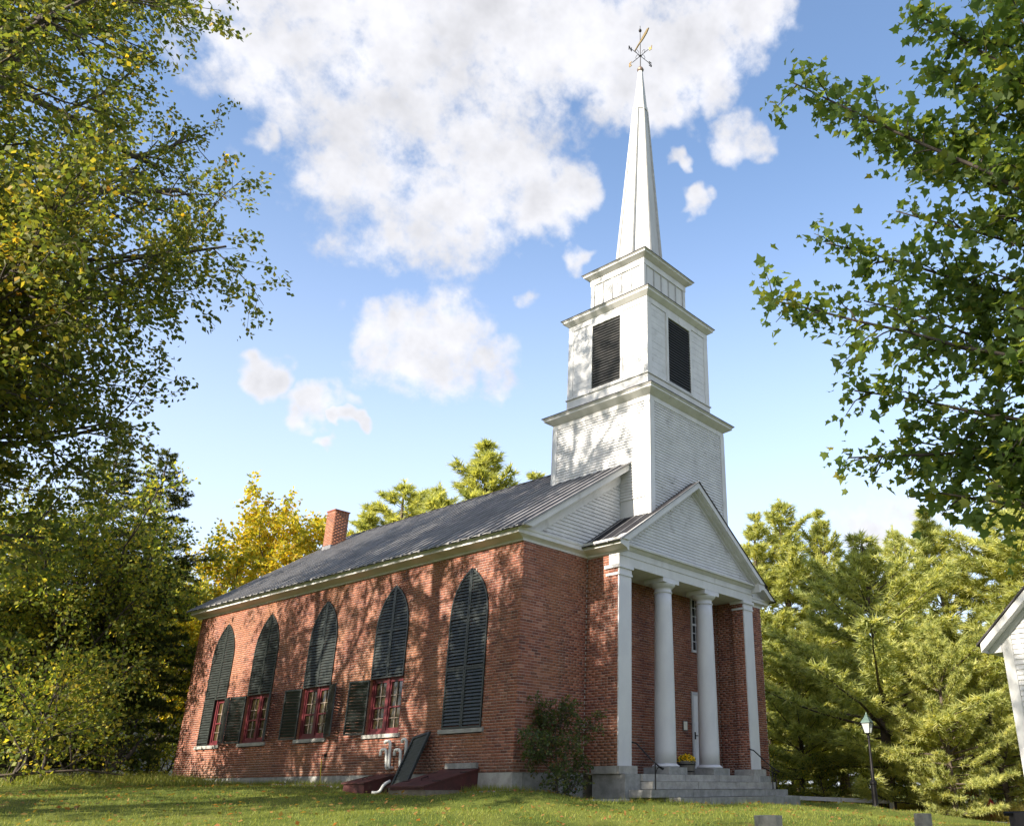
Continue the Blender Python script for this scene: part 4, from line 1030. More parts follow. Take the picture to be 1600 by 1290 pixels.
def foliage(tr, tpl, size, per, spread, seed, vfn=None, flat=.55, droop=.35):
    g = np.random.default_rng(seed)
    P = np.array([a[0] for a in tr.anch]); Dd = np.array([a[1] for a in tr.anch])
    P = np.repeat(P, per, 0); Dd = np.repeat(Dd, per, 0); n = len(P)
    P = P + g.normal(0, spread, (n, 3))
    d = Dd + g.normal(0, .8, (n, 3)); d[:, 2] -= droop
    nr = g.normal(0, 1 - flat, (n, 3)); nr[:, 2] += flat
    v = vfn(P, g) if vfn else g.uniform(0, 1, n)
    return leaves(tpl, P, d, nr, size * g.uniform(.65, 1.25, n), v)

# ------------------------------------------------------------------ maples on the left
def build_maple(seed, name, label, loc, height, mat, tplname='simple', size=.15, per=5, dens=(21, 12, 10), lens=(None, 6.4, 2.8, 1.2), group=None, start0=.18, r=.36, vf=None, ts=.12, spread=.10, angs=(62, 50, 48), up=(.04, .06, .03, -.02), tips=None, env=None):
    tr = Tree(seed, dens, (height * .82,) + tuple(lens[1:]), angs, up, start=(start0, .12, .10, .1), twigstep=ts)
    tr.branch((0, 0, -.2), np.array([.02, .01, 1.0]), height * .82, r, 0)
    for (tip, rr_) in (tips or []):
        e = np.array(tip) - np.array(loc); st = np.array([0, 0, max(1.6, e[2] - .28 * math.hypot(e[0], e[1]))]); dv = e - st; tr.branch(st, dv / np.linalg.norm(dv), np.linalg.norm(dv) * .92, rr_, 1)
    if env:      # the crown keeps within its natural spread
        ez, er = zip(*env)
        inside = lambda p_: math.hypot(p_[0], p_[1]) < np.interp(p_[2], ez, er)
        tr.anch = [a_ for a_ in tr.anch if inside(a_[0])]; tr.segs = [q_ for q_ in tr.segs if inside(q_[1])]
    V_, F_, v_ = foliage(tr, tplname, size, per, spread, seed + 1, vf)
    t = thing(name, label, 'tree', loc, 0, group)
    O('trunk', tubes_mesh('trunk', tr.segs, BARK, 6), BARK, t)
    O('crown', fast_mesh('crown', V_, F_, v_, mat), mat, t)
    return t, tr
def wpt(px, py, Dh):
    d = pixdir(px, py); return CAM + d * Dh / math.hypot(d[0], d[1])
vmix = lambda P, g: np.clip(g.beta(2, 3.2, len(P)) + .10 * np.sin(P[:, 0] * .9) * np.sin(P[:, 1] * .8 + P[:, 2] * .6), 0, 1)
mA, _tr = build_maple(21, 'maple_tree', 'tall spreading maple filling the left edge, branches reaching over the lawn', (-14.0, 2.6, g1(-14.0, 2.6)), 25, LEAF_MAPLE, start0=.10, dens=(23, 11, 9), lens=(None, 5.9, 2.5, 1.1), size=.106, per=8, vf=vmix, group='maples along the left of the lawn', env=[(0, 6.2), (5, 6.4), (8, 6.9), (10, 7.8), (11.5, 7.2), (14, 5.9), (18, 5.8), (23, 5.5), (27, 4.5)], tips=[(wpt(*q_), .08) for q_ in ((455, 335, 15), (430, 420, 15), (390, 585, 15.5), (335, 670, 16), (330, 500, 16), (290, 590, 16), (250, 500, 16.5), (210, 430, 16), (180, 620, 16), (120, 540, 15.5), (60, 440, 16), (60, 650, 16), (250, 700, 17), (130, 740, 17))])
_V, _F, _v = foliage(_tr, 'simple', .15, 3, .11, 99, vmix)
thin = fast_mesh('crown_open', _V, _F, _v, LEAF_MAPLE)
for loc, rz, sc_, lab in (((-12.5, 9.0), 2.1, .84, 'lower maple behind the big left maple, in front of the hemlocks'), 
                          ((-22.0, 21.5), 4.0, .85, 'furthest of the maples along the left of the lawn'), ((-22.0, -9.5), 5.1, .95, 'maple beside the viewpoint, left of the lawn, shading the grass')):
    cT = copy_tree(mA, (*loc, g1(*loc)), rz, sc_, lab)
    for ch in cT.children:
        if ch.name.startswith('crown'): ch.data = thin

# ------------------------------------------------------------------ near maple on the right: limbs reach in from a trunk out of view
RT = np.array([-5.2, -17.0, g1(-5.2, -17.0)])
rt = thing('sugar_maple_tree', 'near sugar maple whose leafy boughs hang in from the right', 'tree', tuple(RT))
gR = np.random.default_rng(77); segsR = []; anchR = []
def curve(p0, p1, sag, n, wob):
    t_ = np.linspace(0, 1, n + 1)[:, None]; P = p0 + (p1 - p0) * t_; P[:, 2:] += sag * np.sin(np.pi * t_)
    P[1:-1] += np.cumsum(gR.normal(0, wob, (n - 1, 3)), 0) * np.sin(np.pi * t_[1:-1]); return P
def limb(P, r0, r1):
    n = len(P) - 1
    for i in range(n): segsR.append((P[i], P[i + 1], r0 + (r1 - r0) * i / n, r0 + (r1 - r0) * (i + 1) / n))
def rworld(px, py, dist):
    d = pixdir(px, py); return CAM + d * dist / math.hypot(d[0], d[1]) - RT
limb(np.array([(0, 0, -.2), (.03, .05, 2.0), (-.02, .15, 4.0), (.05, .2, 6.0), (0, .25, 9.0)]), .30, .16)
# bough tips and how far along the bough leaves begin
TIPS = [(1240, 130, 7.3, 3.6, .30), (1300, 150, 7.6, 3.8, .3), (1190, 465, 7.4, 2.6, .34), (1290, 380, 7.8, 3.0, .3), (1400, 330, 8.0, 3.2, .2), (1335, 610, 7.8, 2.0, .36), (1325, 715, 8.0, 1.7, .40), (1440, 765, 7.8, 1.5, .42), (1430, 690, 8.2, 1.7, .34), (1550, 760, 8.0, 1.5, .4),
        (1425, 20, 7.0, 4.4, .4), (1500, 60, 7.2, 4.6, .3), (1560, 120, 7.0, 4.0, .3), (1590, 30, 6.6, 4.6, .3), (1560, 250, 7.2, 3.6, .2), (1530, 420, 7.8, 3.0, .2), (1560, 560, 7.6, 2.4, .2), (1480, 540, 8.4, 2.4, .25), (1600, 680, 7.4, 1.9, .2), (1620, 330, 7.0, 3.2, .2), (1480, 230, 8.2, 3.6, .25), (1480, -60, 7.0, 5.0, .3), (1590, 480, 7.6, 2.7, .2), (1520, 640, 8.2, 2.0, .25), (1590, 730, 7.8, 1.6, .3), (1410, 430, 8.2, 2.7, .3), (1350, 470, 8.0, 2.5, .35), (1450, 110, 7.4, 4.2, .35), (1390, 235, 7.8, 3.4, .3), (1560, -20, 6.8, 5.0, .3), (1510, 160, 7.6, 4.0, .3), (1545, 330, 7.8, 3.3, .25), (1505, 480, 8.0, 2.7, .3), (1600, 250, 7.2, 3.6, .2), (1590, 590, 7.8, 2.2, .25), (1505, 690, 8.2, 1.8, .3), (1600, 420, 7.4, 2.9, .2)]
for (px, py, dd, hz, f0) in TIPS:
    tip = rworld(px, py, dd); st = np.array([gR.normal(0, .05), .2 + gR.normal(0, .05), hz + gR.uniform(-.3, .3)])
    P = curve(st, tip, .35, 14, .035); limb(P, .045, .008); Lb = np.linalg.norm(tip - st)
    for q in range(int(Lb * 4.6)):
        f = f0 + (1 - f0) * (q + gR.uniform(0, 1)) / (Lb * 4.6); j = min(int(f * 14), 13); pp = P[j] + (P[j + 1] - P[j]) * (f * 14 - j)
        d = P[j + 1] - P[j]; d /= np.linalg.norm(d); o = gR.normal(0, 1, 3); o[2] *= .55; o -= d * (o @ d); o /= np.linalg.norm(o)
        a = R(gR.uniform(35, 65)); ln = gR.uniform(.35, .85) * (1.15 - .65 * f); e = pp + (d * math.cos(a) + o * math.sin(a)) * ln; e[2] -= .08
        Q = curve(pp, e, .04, 4, .012); limb(Q, .009, .003)
        for t_ in gR.uniform(.1, 1.05, int(5 + ln * 7)):
            k = min(int(t_ * 4), 3); anchR.append((Q[k] + (Q[k + 1] - Q[k]) * (t_ * 4 - k), d * math.cos(a) + o * math.sin(a)))
    anchR.append((tip, d))
PA = np.array([a[0] for a in anchR]); DA = np.array([a[1] for a in anchR])
PA = np.repeat(PA, 4, 0); DA = np.repeat(DA, 4, 0); nA = len(PA)
pet = gR.normal(0, .09, (nA, 3)); PA = PA + pet
dA = DA * .7 + gR.normal(0, .6, (nA, 3)); dA[:, 2] -= .35
nA_ = gR.normal(0, .42, (nA, 3)); nA_[:, 2] += .75
szA = .094 * gR.uniform(.5, 1.3, nA); vA = np.clip(gR.beta(2.2, 2.6, nA), 0, 1)
# 300 leaves that show largest are parts of their own
dist = np.linalg.norm(PA + RT - CAM, axis=1)
rel = PA + RT - CAM; zc = rel @ _f; sx_ = PPX + FPX * (rel @ _r) / zc; sy_ = PPY - FPX * (rel @ _u) / zc
infr = (sx_ > 1150) & (sx_ < 1590) & (sy_ > 5) & (sy_ < 900)
order = np.argsort(np.where(infr, -(szA / dist), 1)); big = order[:300]; rest = order[300:]
V_, F_, v_ = leaves('maple', PA[rest], dA[rest], nA_[rest], szA[rest], vA[rest])
O('foliage', fast_mesh('foliage', V_, F_, v_, LEAF_RIGHT), LEAF_RIGHT, rt, kind='stuff')
O('trunk', tubes_mesh('trunk', segsR, BARK, 5), BARK, rt)
lm = []
for q in range(8):
    V_, F_, v_ = leaves('maple', np.zeros((1, 3)), np.array([[0, 1., 0]]), np.array([[0, 0, 1.]]), np.ones(1), np.array([gR.beta(2.2, 2.6)])); lm.append(fast_mesh('leaf', V_, F_, v_, LEAF_RIGHT))
xx_, yy_, zz_ = frames(dA[big], nA_[big])
for i, b_ in enumerate(big):
    o = O('leaf', lm[i % 8], LEAF_RIGHT, rt); s_ = szA[b_]; x_, y_, z_ = xx_[i] * s_, yy_[i] * s_, zz_[i] * s_; p_ = PA[b_]
    o.matrix_local = Matrix(((x_[0], y_[0], z_[0], p_[0]), (x_[1], y_[1], z_[1], p_[1]), (x_[2], y_[2], z_[2], p_[2]), (0, 0, 0, 1)))

# ------------------------------------------------------------------ conifers
def conifer_mesh(seed, height, rad, whorl, nb, ntw, need, nl, nw, mat, droop=0.0, irr=.35, base=.1, upt=.25, tipup=.25):
    g = np.random.default_rng(seed); segs = []; TP = []; TD = []
    lean = g.normal(0, .012, 2)
    def axis_at(z): return np.array([lean[0] * z + .12 * math.sin(z * .35 + seed), lean[1] * z + .1 * math.cos(z * .3 + seed), z])
    zs = np.linspace(-.3, height, 24)
    for a, b in zip(zs[:-1], zs[1:]):
        f = lambda z: max(.012, .021 * height * (1 - max(z, 0) / height) ** .8 * .75 + .01)
        segs.append((axis_at(a), axis_at(b), f(a), f(b)))
    z = height * base
    while z < height - .25:
        f = (z - height * base) / (height * (1 - base)); prof = rad * (min(1, (1 - f) * 1.25) ** .85) * (.72 + .28 * min(1, f * 4)) * (.85 + irr * .5 * math.sin(z * 1.7 + seed))
        az0 = g.uniform(0, 6.28)
        for k in range(nb):
            if g.uniform() < .10: continue
            az = az0 + k * 6.283 / nb + g.normal(0, .22); Lb = max(.25, prof * g.uniform(1 - irr, 1 + irr * .6))
            el = -droop + upt * f * 2.2 + g.normal(0, .10)
            p = axis_at(z + g.normal(0, .1)); n = max(4, int(Lb / .5)); pts = [p]; d = np.array([math.cos(az) * math.cos(el), math.sin(az) * math.cos(el), math.sin(el)])
            for i in range(n):
                d = d + g.normal(0, .05, 3); d[2] += tipup * i / n / n * 2; d /= np.linalg.norm(d); pts.append(pts[-1] + d * Lb / n)
            r0 = .008 + .009 * Lb
            for i in range(n): segs.append((pts[i], pts[i + 1], r0 * (1 - i / n * .85), r0 * (1 - (i + 1) / n * .85)))
            nt = max(3, int(ntw * Lb))
            for q in range(nt):
                ff = .22 + .78 * (q + g.uniform(0, 1)) / nt; j = min(int(ff * n), n - 1); pp = pts[j] + (pts[j + 1] - pts[j]) * (ff * n - j)
                dj = pts[j + 1] - pts[j]; dj = dj / np.linalg.norm(dj); side = np.cross(dj, [0, 0, 1]); side /= max(1e-6, np.linalg.norm(side)); sg = 1 if q % 2 else -1
                td = dj * .75 + side * sg * g.uniform(.35, .95) + np.array([0, 0, g.normal(.14, .16)]); td /= np.linalg.norm(td)
                ln = g.uniform(.25, .62) * (1.25 - .7 * ff) * min(1.2, .5 + Lb / 4)
                for s_ in np.arange(.35, 1.01, .3):
                    TP.append(pp + td * ln * s_); TD.append(td)
            TP.append(pts[-1]); TD.append(d)
        z += whorl * g.uniform(.75, 1.25)
    for q in range(5): TP.append(axis_at(height - .12 * q)); TD.append(np.array([0, 0, 1.0]))
    TP = np.array(TP); TD = np.array(TD); nT = len(TP); tv = np.clip(g.beta(2.4, 2.4, nT), 0, 1)
    P = np.repeat(TP, need, 0); d = np.repeat(TD, need, 0) * .9 + g.normal(0, .62, (nT * need, 3)); nr = g.normal(0, 1, (nT * need, 3)); v = np.clip(np.repeat(tv, need) + g.normal(0, .12, nT * need), 0, 1)
    t_, f_ = TPL['blade']; x, y, zv = frames(d, nr); s_ = (nl * g.uniform(.7, 1.25, len(P)))[:, None, None]
    V_ = P[:, None, :] + t_[None, :, 0:1] * nw * x[:, None, :] + s_ * t_[None, :, 1:2] * y[:, None, :]
    F_ = (f_[None] + (np.arange(len(P)) * 3)[:, None, None]).reshape(-1, 3)
    return tubes_mesh('trunk', segs, PINEBARK, 5), fast_mesh('crown', V_.reshape(-1, 3), F_, np.repeat(v, 3), mat), nT
def conifer(meshes, name, label, loc, rotz, scale, group):
    t = thing(name, label, 'tree', loc, rotz, group); t.scale = scale if hasattr(scale, '__len__') else (scale,) * 3
    O('trunk', meshes[0], PINEBARK, t); O('crown', meshes[1], None, t); return t
PINE = [conifer_mesh(3, 16, 4.4, .60, 6, 11, 10, .29, .045, NEEDLE, irr=.5, upt=.42), conifer_mesh(9, 16, 4.0, .70, 6, 11, 10, .29, .045, NEEDLE, irr=.6, base=.2, upt=.45), conifer_mesh(15, 10, 4.6, .50, 7, 10, 10, .25, .04, NEEDLE, irr=.55, base=.06, upt=.45)]
HEM = [conifer_mesh(31, 15, 4.5, .45, 7, 9, 11, .16, .045, NEEDLE_D, droop=.12, irr=.35, base=.05, tipup=-.15)]
def at(px, D, py=1235):
    d = pixdir(px, py); h = math.hypot(d[0], d[1]); return CAM[0] + d[0] * D / h, CAM[1] + d[1] * D / h
GP = 'white pines beyond the church'
def pine(k, px, D, top, label, rotz, wid=1.0, name='white_pine', grp=GP):
    x, y = at(px, D, top); d = pixdir(px, top); zt = CAM[2] + d[2] / math.hypot(d[0], d[1]) * D; z0 = g1(x, y)
    h = zt - z0; s = h / (16, 16, 10)[k]; wid *= 1.3 if D < 56 else 1.1
    return conifer(PINE[k], name, label, (x, y, z0), rotz, (s * wid, s * wid, s), grp)
pine(0, 1172, 50, 800, 'slender pine top just right of the tower', 1.0)
pine(1, 1215, 52, 782, 'tallest dark pine right of the portico roof', 2.2, 1.1)
pine(0, 1285, 54, 806, 'pine behind the bright pine, right of the portico', 4.0, .9)
pine(2, 1340, 36, 838, 'broad bright pine with low crooked limbs behind the lamp post', .6, 1.05)
pine(1, 1395, 50, 822, 'small pine top showing left of the hanging maple leaves', 5.2, .8)
pine(0, 1470, 46, 800, 'large pale pine left of the white gable', 2.9, 1.15)
pine(2, 1455, 33, 965, 'young blue-green pine in front of the larger pines', 3.3, .72)
pine(0, 1545, 44, 745, 'tall pine standing behind the white gable', .3, 1.2)
pine(1, 1605, 40, 690, 'pine rising over the neighbouring roof', 1.7, 1.2)
pine(2, 1530, 37, 985, 'dark low pine beside the corner of the white house', 5.5, .9)
pine(2, 1235, 38, 985, 'low bushy pine beside the portico steps', 2.0, .8)
pine(0, 560, 60, 785, 'pine top directly right of the brick chimney', .9, 1.5)
pine(1, 628, 60, 752, 'pine top above the middle of the roof', 3.5, 1.5)
pine(1, 690, 62, 758, 'small pine top right of the middle of the roof', 1.1, 1.2)
pine(0, 770, 56, 708, 'tallest pine top behind the roof ridge, left of the tower', 4.4, 1.5)
pine(0, 848, 62, 736, 'pine tip touching the tower behind the roof', 2.0, 1.3)
for q_, (px, top) in enumerate(((1195, 985), (1262, 960), (1325, 1000), (1392, 980), (1455, 950), (1520, 985), (1590, 930), (1650, 960))):
    pine(2, px, 60 + (q_ % 3) * 4, top, ('far pine in the back row, %s from the church end' % ('nearest', 'second', 'third', 'fourth', 'fifth', 'sixth', 'seventh', 'last')[q_]), q_ * .9, 1.15, grp='far back row of pines')
for q_, (px, top) in enumerate(((20, 900), (110, 930), (200, 900), (280, 880))):
    pine(2, px, 56 + q_ * 3, top, ('far pine deep in the left wood, %s from the left edge' % ('nearest', 'second', 'third', 'fourth')[q_]), q_ * 1.3, 1.2, grp='far pines in the left wood')
def hem(px, D, top, label, rotz, wid=1.0):
    x, y = at(px, D, top); d = pixdir(px, top); zt = CAM[2] + d[2] / math.hypot(d[0], d[1]) * D; z0 = g1(x, y); s = (zt - z0) / 15
    return conifer(HEM[0], 'hemlock', label, (x, y, z0), rotz, (s * wid, s * wid, s), 'hemlocks behind the lawn')
hem(268, 38.5, 705, 'dark hemlock rising just left of the church', .5, .95)
hem(190, 37, 660, 'hemlock left of the one beside the church', 2.5, .95)
hem(75, 40, 760, 'hemlock at the left end of the lawn', 4.1, 1.0)
hem(-10, 46, 640, 'hemlock furthest left behind the lawn', 1.1, 1.0)

# ------------------------------------------------------------------ broadleaf trees behind
def small_tree(seed, name, label, px, D, top, mat, size, dens, lens, wid, base=.15, per=3, cat='tree', grp=None, vf=None, loc=None, height=None, r=.2, ts=.14, spread=.12):
    if loc is None:
        x, y = at(px, D, top); d = pixdir(px, top); zt = CAM[2] + d[2] / math.hypot(d[0], d[1]) * D; z0 = g1(x, y); height = zt - z0; loc = (x, y, z0)
    tr = Tree(seed, dens, (height * .8,) + tuple(lens), (58, 50, 50), (.03, .08, .04, 0), start=(base, .2, .15, .1), twigstep=ts)
    tr.branch((0, 0, -.2), np.array([.0, .02, 1.0]), height * .8, r, 0)
    V_, F_, v_ = foliage(tr, 'simple', size, per, spread, seed + 5, vf)
    t = thing(name, label, cat, loc, 0, grp)
    O('trunk' if cat == 'tree' else 'stems', tubes_mesh('trunk', tr.segs, BARK, 5), BARK, t); O('crown' if cat == 'tree' else 'foliage', fast_mesh('crown', V_, F_, v_, mat), mat, t)
    return t
small_tree(41, 'golden_maple', 'golden autumn maple behind the rear roof corner', 425, 46, 800, LEAF_GOLD, .21, (17, 9, 7), (4.8, 2.2, 1.0), 1, per=7)
us = small_tree(52, 'understory_maple', 'young maple with green and gold leaves left of the church', 130, 36, 860, LEAF_GREEN, .125, (15, 9, 6), (3.8, 1.9, .9), 1, base=.1, per=7, grp='young maples behind the lawn')
for px, D, s, rz, lab in ((235, 45, 1.0, 1.2, 'young maple behind the hemlocks'), (40, 37, 1.15, 2.6, 'young maple nearest the left edge of the picture'), (320, 47, 1.1, 3.9, 'young maple between the hemlock and the golden maple'), (500, 52, 1.0, 5.0, 'young green maple behind the brick chimney')):
    x, y = at(px, D); copy_tree(us, (x, y, g1(x, y)), rz, s, lab)
sh0 = small_tree(63, 'underwood_shrub', 'leafy shrub at the foot of the hemlocks nearest the church', 0, 0, 0, LEAF_GREEN, .12, (11, 6), (1.5, .8), 1, base=.04, per=5, cat='shrub', grp='shrubs at the edge of the lawn', loc=(*at(225, 39), g1(*at(225, 39))), height=3.0, r=.06)
for px, D, s, rz, lab in ((165, 35, .9, 1, 'low shrub left of the leaning trunks'), (110, 32.5, .95, 2, 'shrub over fallen branches at the lawn edge'), (60, 31, 1.1, 3, 'rounded shrub second from the left edge'), (10, 30, 1.2, 4, 'shrub at the left edge of the lawn'), (250, 42, .9, 5, 'shrub tucked behind the rear church corner')):
    x, y = at(px, D); copy_tree(sh0, (x, y, g1(x, y)), rz, s, lab)
for px, D, s, rz, lab in ((1225, 36, .75, .4, 'shrub behind the white board fence near the steps'), (1290, 37, .7, 1.9, 'shrub behind the middle of the white fence'), (1370, 36, .75, 2.8, 'shrub behind the end of the white fence'), (1430, 38, .7, 3.6, 'shrub between the fence end and the leaning poles'), (1575, 38, .85, 4.8, 'shrub behind the red hydrant')):
    x, y = at(px, D); copy_tree(sh0, (x, y, g1(x, y)), rz, s, lab, 'shrubs across the road')
small_tree(70, 'rusty_shrub', 'russet leaved shrub around the white leaning poles', 0, 0, 0, LEAF_RUST, .11, (12, 6), (1.1, .6), 1, base=.05, per=4, cat='shrub', loc=(*at(1500, 36.5), g1(*at(1500, 36.5))), height=2.4, r=.05)
small_tree(73, 'yellow_sapling', 'thin sapling with yellow leaves above the leaning poles', 0, 0, 0, LEAF_RUST, .12, (9, 5), (.8, .4), 1, base=.5, per=3, cat='tree', loc=(*at(1512, 37.2), g1(*at(1512, 37.2))), height=4.3, r=.05)
# shrub against the front wall
small_tree(81, 'corner_shrub', 'dark loose shrub growing against the front brick wall at the corner', 0, 0, 0, LEAF_SHRUB, .07, (14, 8, 5), (.80, .42, .25), 1, base=.03, per=5, cat='shrub', loc=(.72, -.72, g1(.72, -.72) - .02), height=2.2, r=.035, ts=.06, spread=.04)
# leaning trunks by the thicket
for (px, D, px2, top, lab) in ((150, 36, 190, 1120, 'bent bare trunk leaning right in the left thicket'), (128, 35, 205, 1150, 'thin dead trunk leaning low behind the lawn')):
    x, y = at(px, D); x2, y2 = at(px2, D + .8); d = pixdir(px2, top); zt = CAM[2] + d[2] / math.hypot(d[0], d[1]) * D; z0 = g1(x, y)
    O('leaning_trunk', MB().tube([(0, 0, -.1), ((x2 - x) * .45, (y2 - y) * .45, (zt - z0) * .25), ((x2 - x) * .8, (y2 - y) * .8, (zt - z0) * .62), (x2 - x, y2 - y, zt - z0)], [.11, .10, .08, .05], 7), BARK, None, lab, cat='tree trunk', loc=(x, y, z0), smooth=True)
fx, fy = at(70, 30)
O('fallen_branch', MB().tube([(-1.6, .3, .12), (-.5, .1, .25), (.8, -.2, .35), (1.9, -.1, .22)], [.05, .045, .03, .015], 6).tube([(.2, -.05, .28), (.7, .3, .6), (1.0, .4, .9)], [.02, .015, .006], 5), PINEBARK, None, 'pale fallen branch lying at the left edge of the lawn', cat='branch', loc=(fx, fy, g1(fx, fy)))

# ------------------------------------------------------------------ mums
gM = np.random.default_rng(5); n = 900; th = gM.uniform(0, 6.283, n); ph = np.arccos(gM.uniform(.0, 1, n)); rr = .25 * gM.uniform(.75, 1.0, n)
P = np.stack([rr * np.sin(ph) * np.cos(th), rr * np.sin(ph) * np.sin(th), .33 + rr * .7 * np.cos(ph)], -1); nrm_ = P - np.array([0, 0, .2])
V_, F_, v_ = leaves('simple', P, gM.normal(0, 1, (n, 3)), nrm_, gM.uniform(.045, .07, n), np.where(gM.uniform(0, 1, n) < .78, gM.uniform(.35, 1, n), gM.uniform(0, .24, n)))
O('flowers', fast_mesh('flowers', V_, F_, v_, MUM), MUM, pl_, kind='stuff')

# ------------------------------------------------------------------ lawn grass
gG = np.random.default_rng(8)
def blades(n, xr, yr, keep, hmin, hmax, wid, vfn):
    P = np.stack([gG.uniform(*xr, n), gG.uniform(*yr, n)], -1); P = P[keep(P[:, 0], P[:, 1])]; n = len(P)
    z = gzz(P[:, 0], P[:, 1]); h = gG.uniform(hmin, hmax, n); a = gG.uniform(0, 6.283, n); ln = gG.normal(0, .45, (n, 2)) * h[:, None]
    B = np.stack([P[:, 0], P[:, 1], z - .01], -1); u = np.stack([np.cos(a), np.sin(a), 0 * a], -1) * wid
    Tp = B + np.stack([ln[:, 0], ln[:, 1], h], -1)
    V_ = np.stack([B - u, B + u, Tp], 1).reshape(-1, 3); F_ = np.arange(3 * n).reshape(-1, 3); v = np.repeat(vfn(P, n), 3)
    return V_, F_, v
def on_lawn(x, y):
    inch = (x > -.45) & (x < W + .3) & (y > -.25) & (y < L + .3)
    inst = (x > VX0 - .1) & (x < VX1 + 1.2) & (y > -2.4) & (y < 0)
    blk = ((x > -1.6) & (x < 0) & (y > 1.05) & (y < 2.4)) | ((x > -1.05) & (x < 0) & (y > 4.05) & (y < 5.05))
    d = np.hypot(x - CAM[0], y - CAM[1])
    return ~inch & ~inst & ~blk & (d > 8.5) & (gG.uniform(0, 1, len(x)) < np.clip(1.35 - d / 34, .25, 1))
V_, F_, v_ = blades(330000, (-11.5, 13), (-11.5, 20), on_lawn, .025, .075, .0055, lambda P, n: np.clip(gG.beta(2, 2.6, n), 0, 1))
O('lawn_grass', fast_mesh('lawn_grass', V_, F_, v_, GRASS), GRASS, None, 'short green lawn grass around the church', kind='stuff')
V_, F_, v_ = blades(60000, (17, 30), (-12, 8), lambda x, y: (np.abs(np.interp(y, rc[:, 1], rc[:, 0]) - x) > 2.5), .25, .85, .012, lambda P, n: gG.uniform(0, 1, n))
O('meadow_grass', fast_mesh('meadow_grass', V_, F_, v_, MEADOW), MEADOW, None, 'tall dry yellow grass across the road', kind='stuff')
V_, F_, v_ = blades(26000, (-14, 1), (10, 30), lambda x, y: (np.hypot(x - CAM[0], y - CAM[1]) > 29) & (np.hypot(x - CAM[0], y - CAM[1]) < 40) & ((x < -.6) | (y > L + 1)), .08, .38, .010, lambda P, n: np.clip(gG.beta(2, 2, n), 0, 1))
O('rough_grass', fast_mesh('rough_grass', V_, F_, v_, GRASS), GRASS, None, 'uncut grass and weeds under the left thicket', kind='stuff')
n = 5200; P = np.stack([gG.uniform(-11, 12, n), gG.uniform(-10, 18, n)], -1); P = P[on_lawn(P[:, 0], P[:, 1])]; n = len(P)
P3_ = np.stack([P[:, 0], P[:, 1], gzz(P[:, 0], P[:, 1]) + gG.uniform(.03, .06, n)], -1)
V_, F_, v_ = leaves('simple', P3_, np.concatenate([gG.normal(0, 1, (n, 2)), gG.normal(0, .25, (n, 1))], 1), np.concatenate([gG.normal(0, .35, (n, 2)), np.ones((n, 1))], 1), gG.uniform(.05, .11, n), gG.uniform(.15, 1, n))
VT, FT, vT = blades(15000, (-.75, .1), (-.4, L + .4), lambda x, y: ~((y > 1.02) & (y < 2.45) & (x > -1.65)) & ~((y > 4.05) & (y < 5.05)) & (gG.uniform(0, 1, len(x)) < .35 + .65 * (np.sin(y * 2.1) * np.sin(y * .9) > .1)), .05, .20, .006, lambda P, n: np.clip(gG.beta(2, 2.4, n), 0, 1))
O('wall_tufts', fast_mesh('wall_tufts', VT, FT, vT, GRASS), GRASS, None, 'longer grass tufts along the foot of the side wall', kind='stuff')
VT, FT, vT = blades(9000, (-.3, 9.2), (-2.75, -.1), lambda x, y: ((x < VX0 - .1) & (y > -.5)) | ((x > VX0) & (y < -2.40) & (y > -2.62)) | ((x < 3.0) & (y > -2.3) & (y < -1.95)), .05, .16, .006, lambda P, n: np.clip(gG.beta(2, 2.4, n), 0, 1))
O('step_tufts', fast_mesh('step_tufts', VT, FT, vT, GRASS), GRASS, None, 'grass tufts against the front wall and lowest step', kind='stuff')
O('fallen_leaves', fast_mesh('fallen_leaves', V_, F_, v_, LEAF_RUST), LEAF_RUST, None, 'dry fallen leaves scattered over the lawn', kind='stuff')
# gravel drip strip along the wall
n = 5200; gy_ = gG.uniform(-.3, L + .2, n); gx_ = -np.abs(gG.normal(0, .28, n)) - .02; keep = ~(((gy_ > 1.05) & (gy_ < 2.42)) | ((gy_ > 4.05) & (gy_ < 5.05) & (gx_ > -1.05))); gx_, gy_ = gx_[keep], gy_[keep]; n = len(gx_)
gz_ = gzz(gx_, gy_); s_ = gG.uniform(.012, .04, n); octv = np.array([(1, 0, 0), (0, 1, 0), (-1, 0, 0), (0, -1, 0), (0, 0, .7), (0, 0, -.5)])
Vg = np.stack([gx_, gy_, gz_ + .006], -1)[:, None, :] + octv[None] * s_[:, None, None] * gG.uniform(.7, 1.3, (n, 6, 1))
Fg = (np.array([(0, 1, 4), (1, 2, 4), (2, 3, 4), (3, 0, 4)])[None] + (np.arange(n) * 6)[:, None, None]).reshape(-1, 3)
O('gravel_strip', fast_mesh('gravel_strip', Vg.reshape(-1, 3), Fg, None, GRAVEL), GRAVEL, None, 'loose grey gravel along the foot of the side wall', kind='stuff')

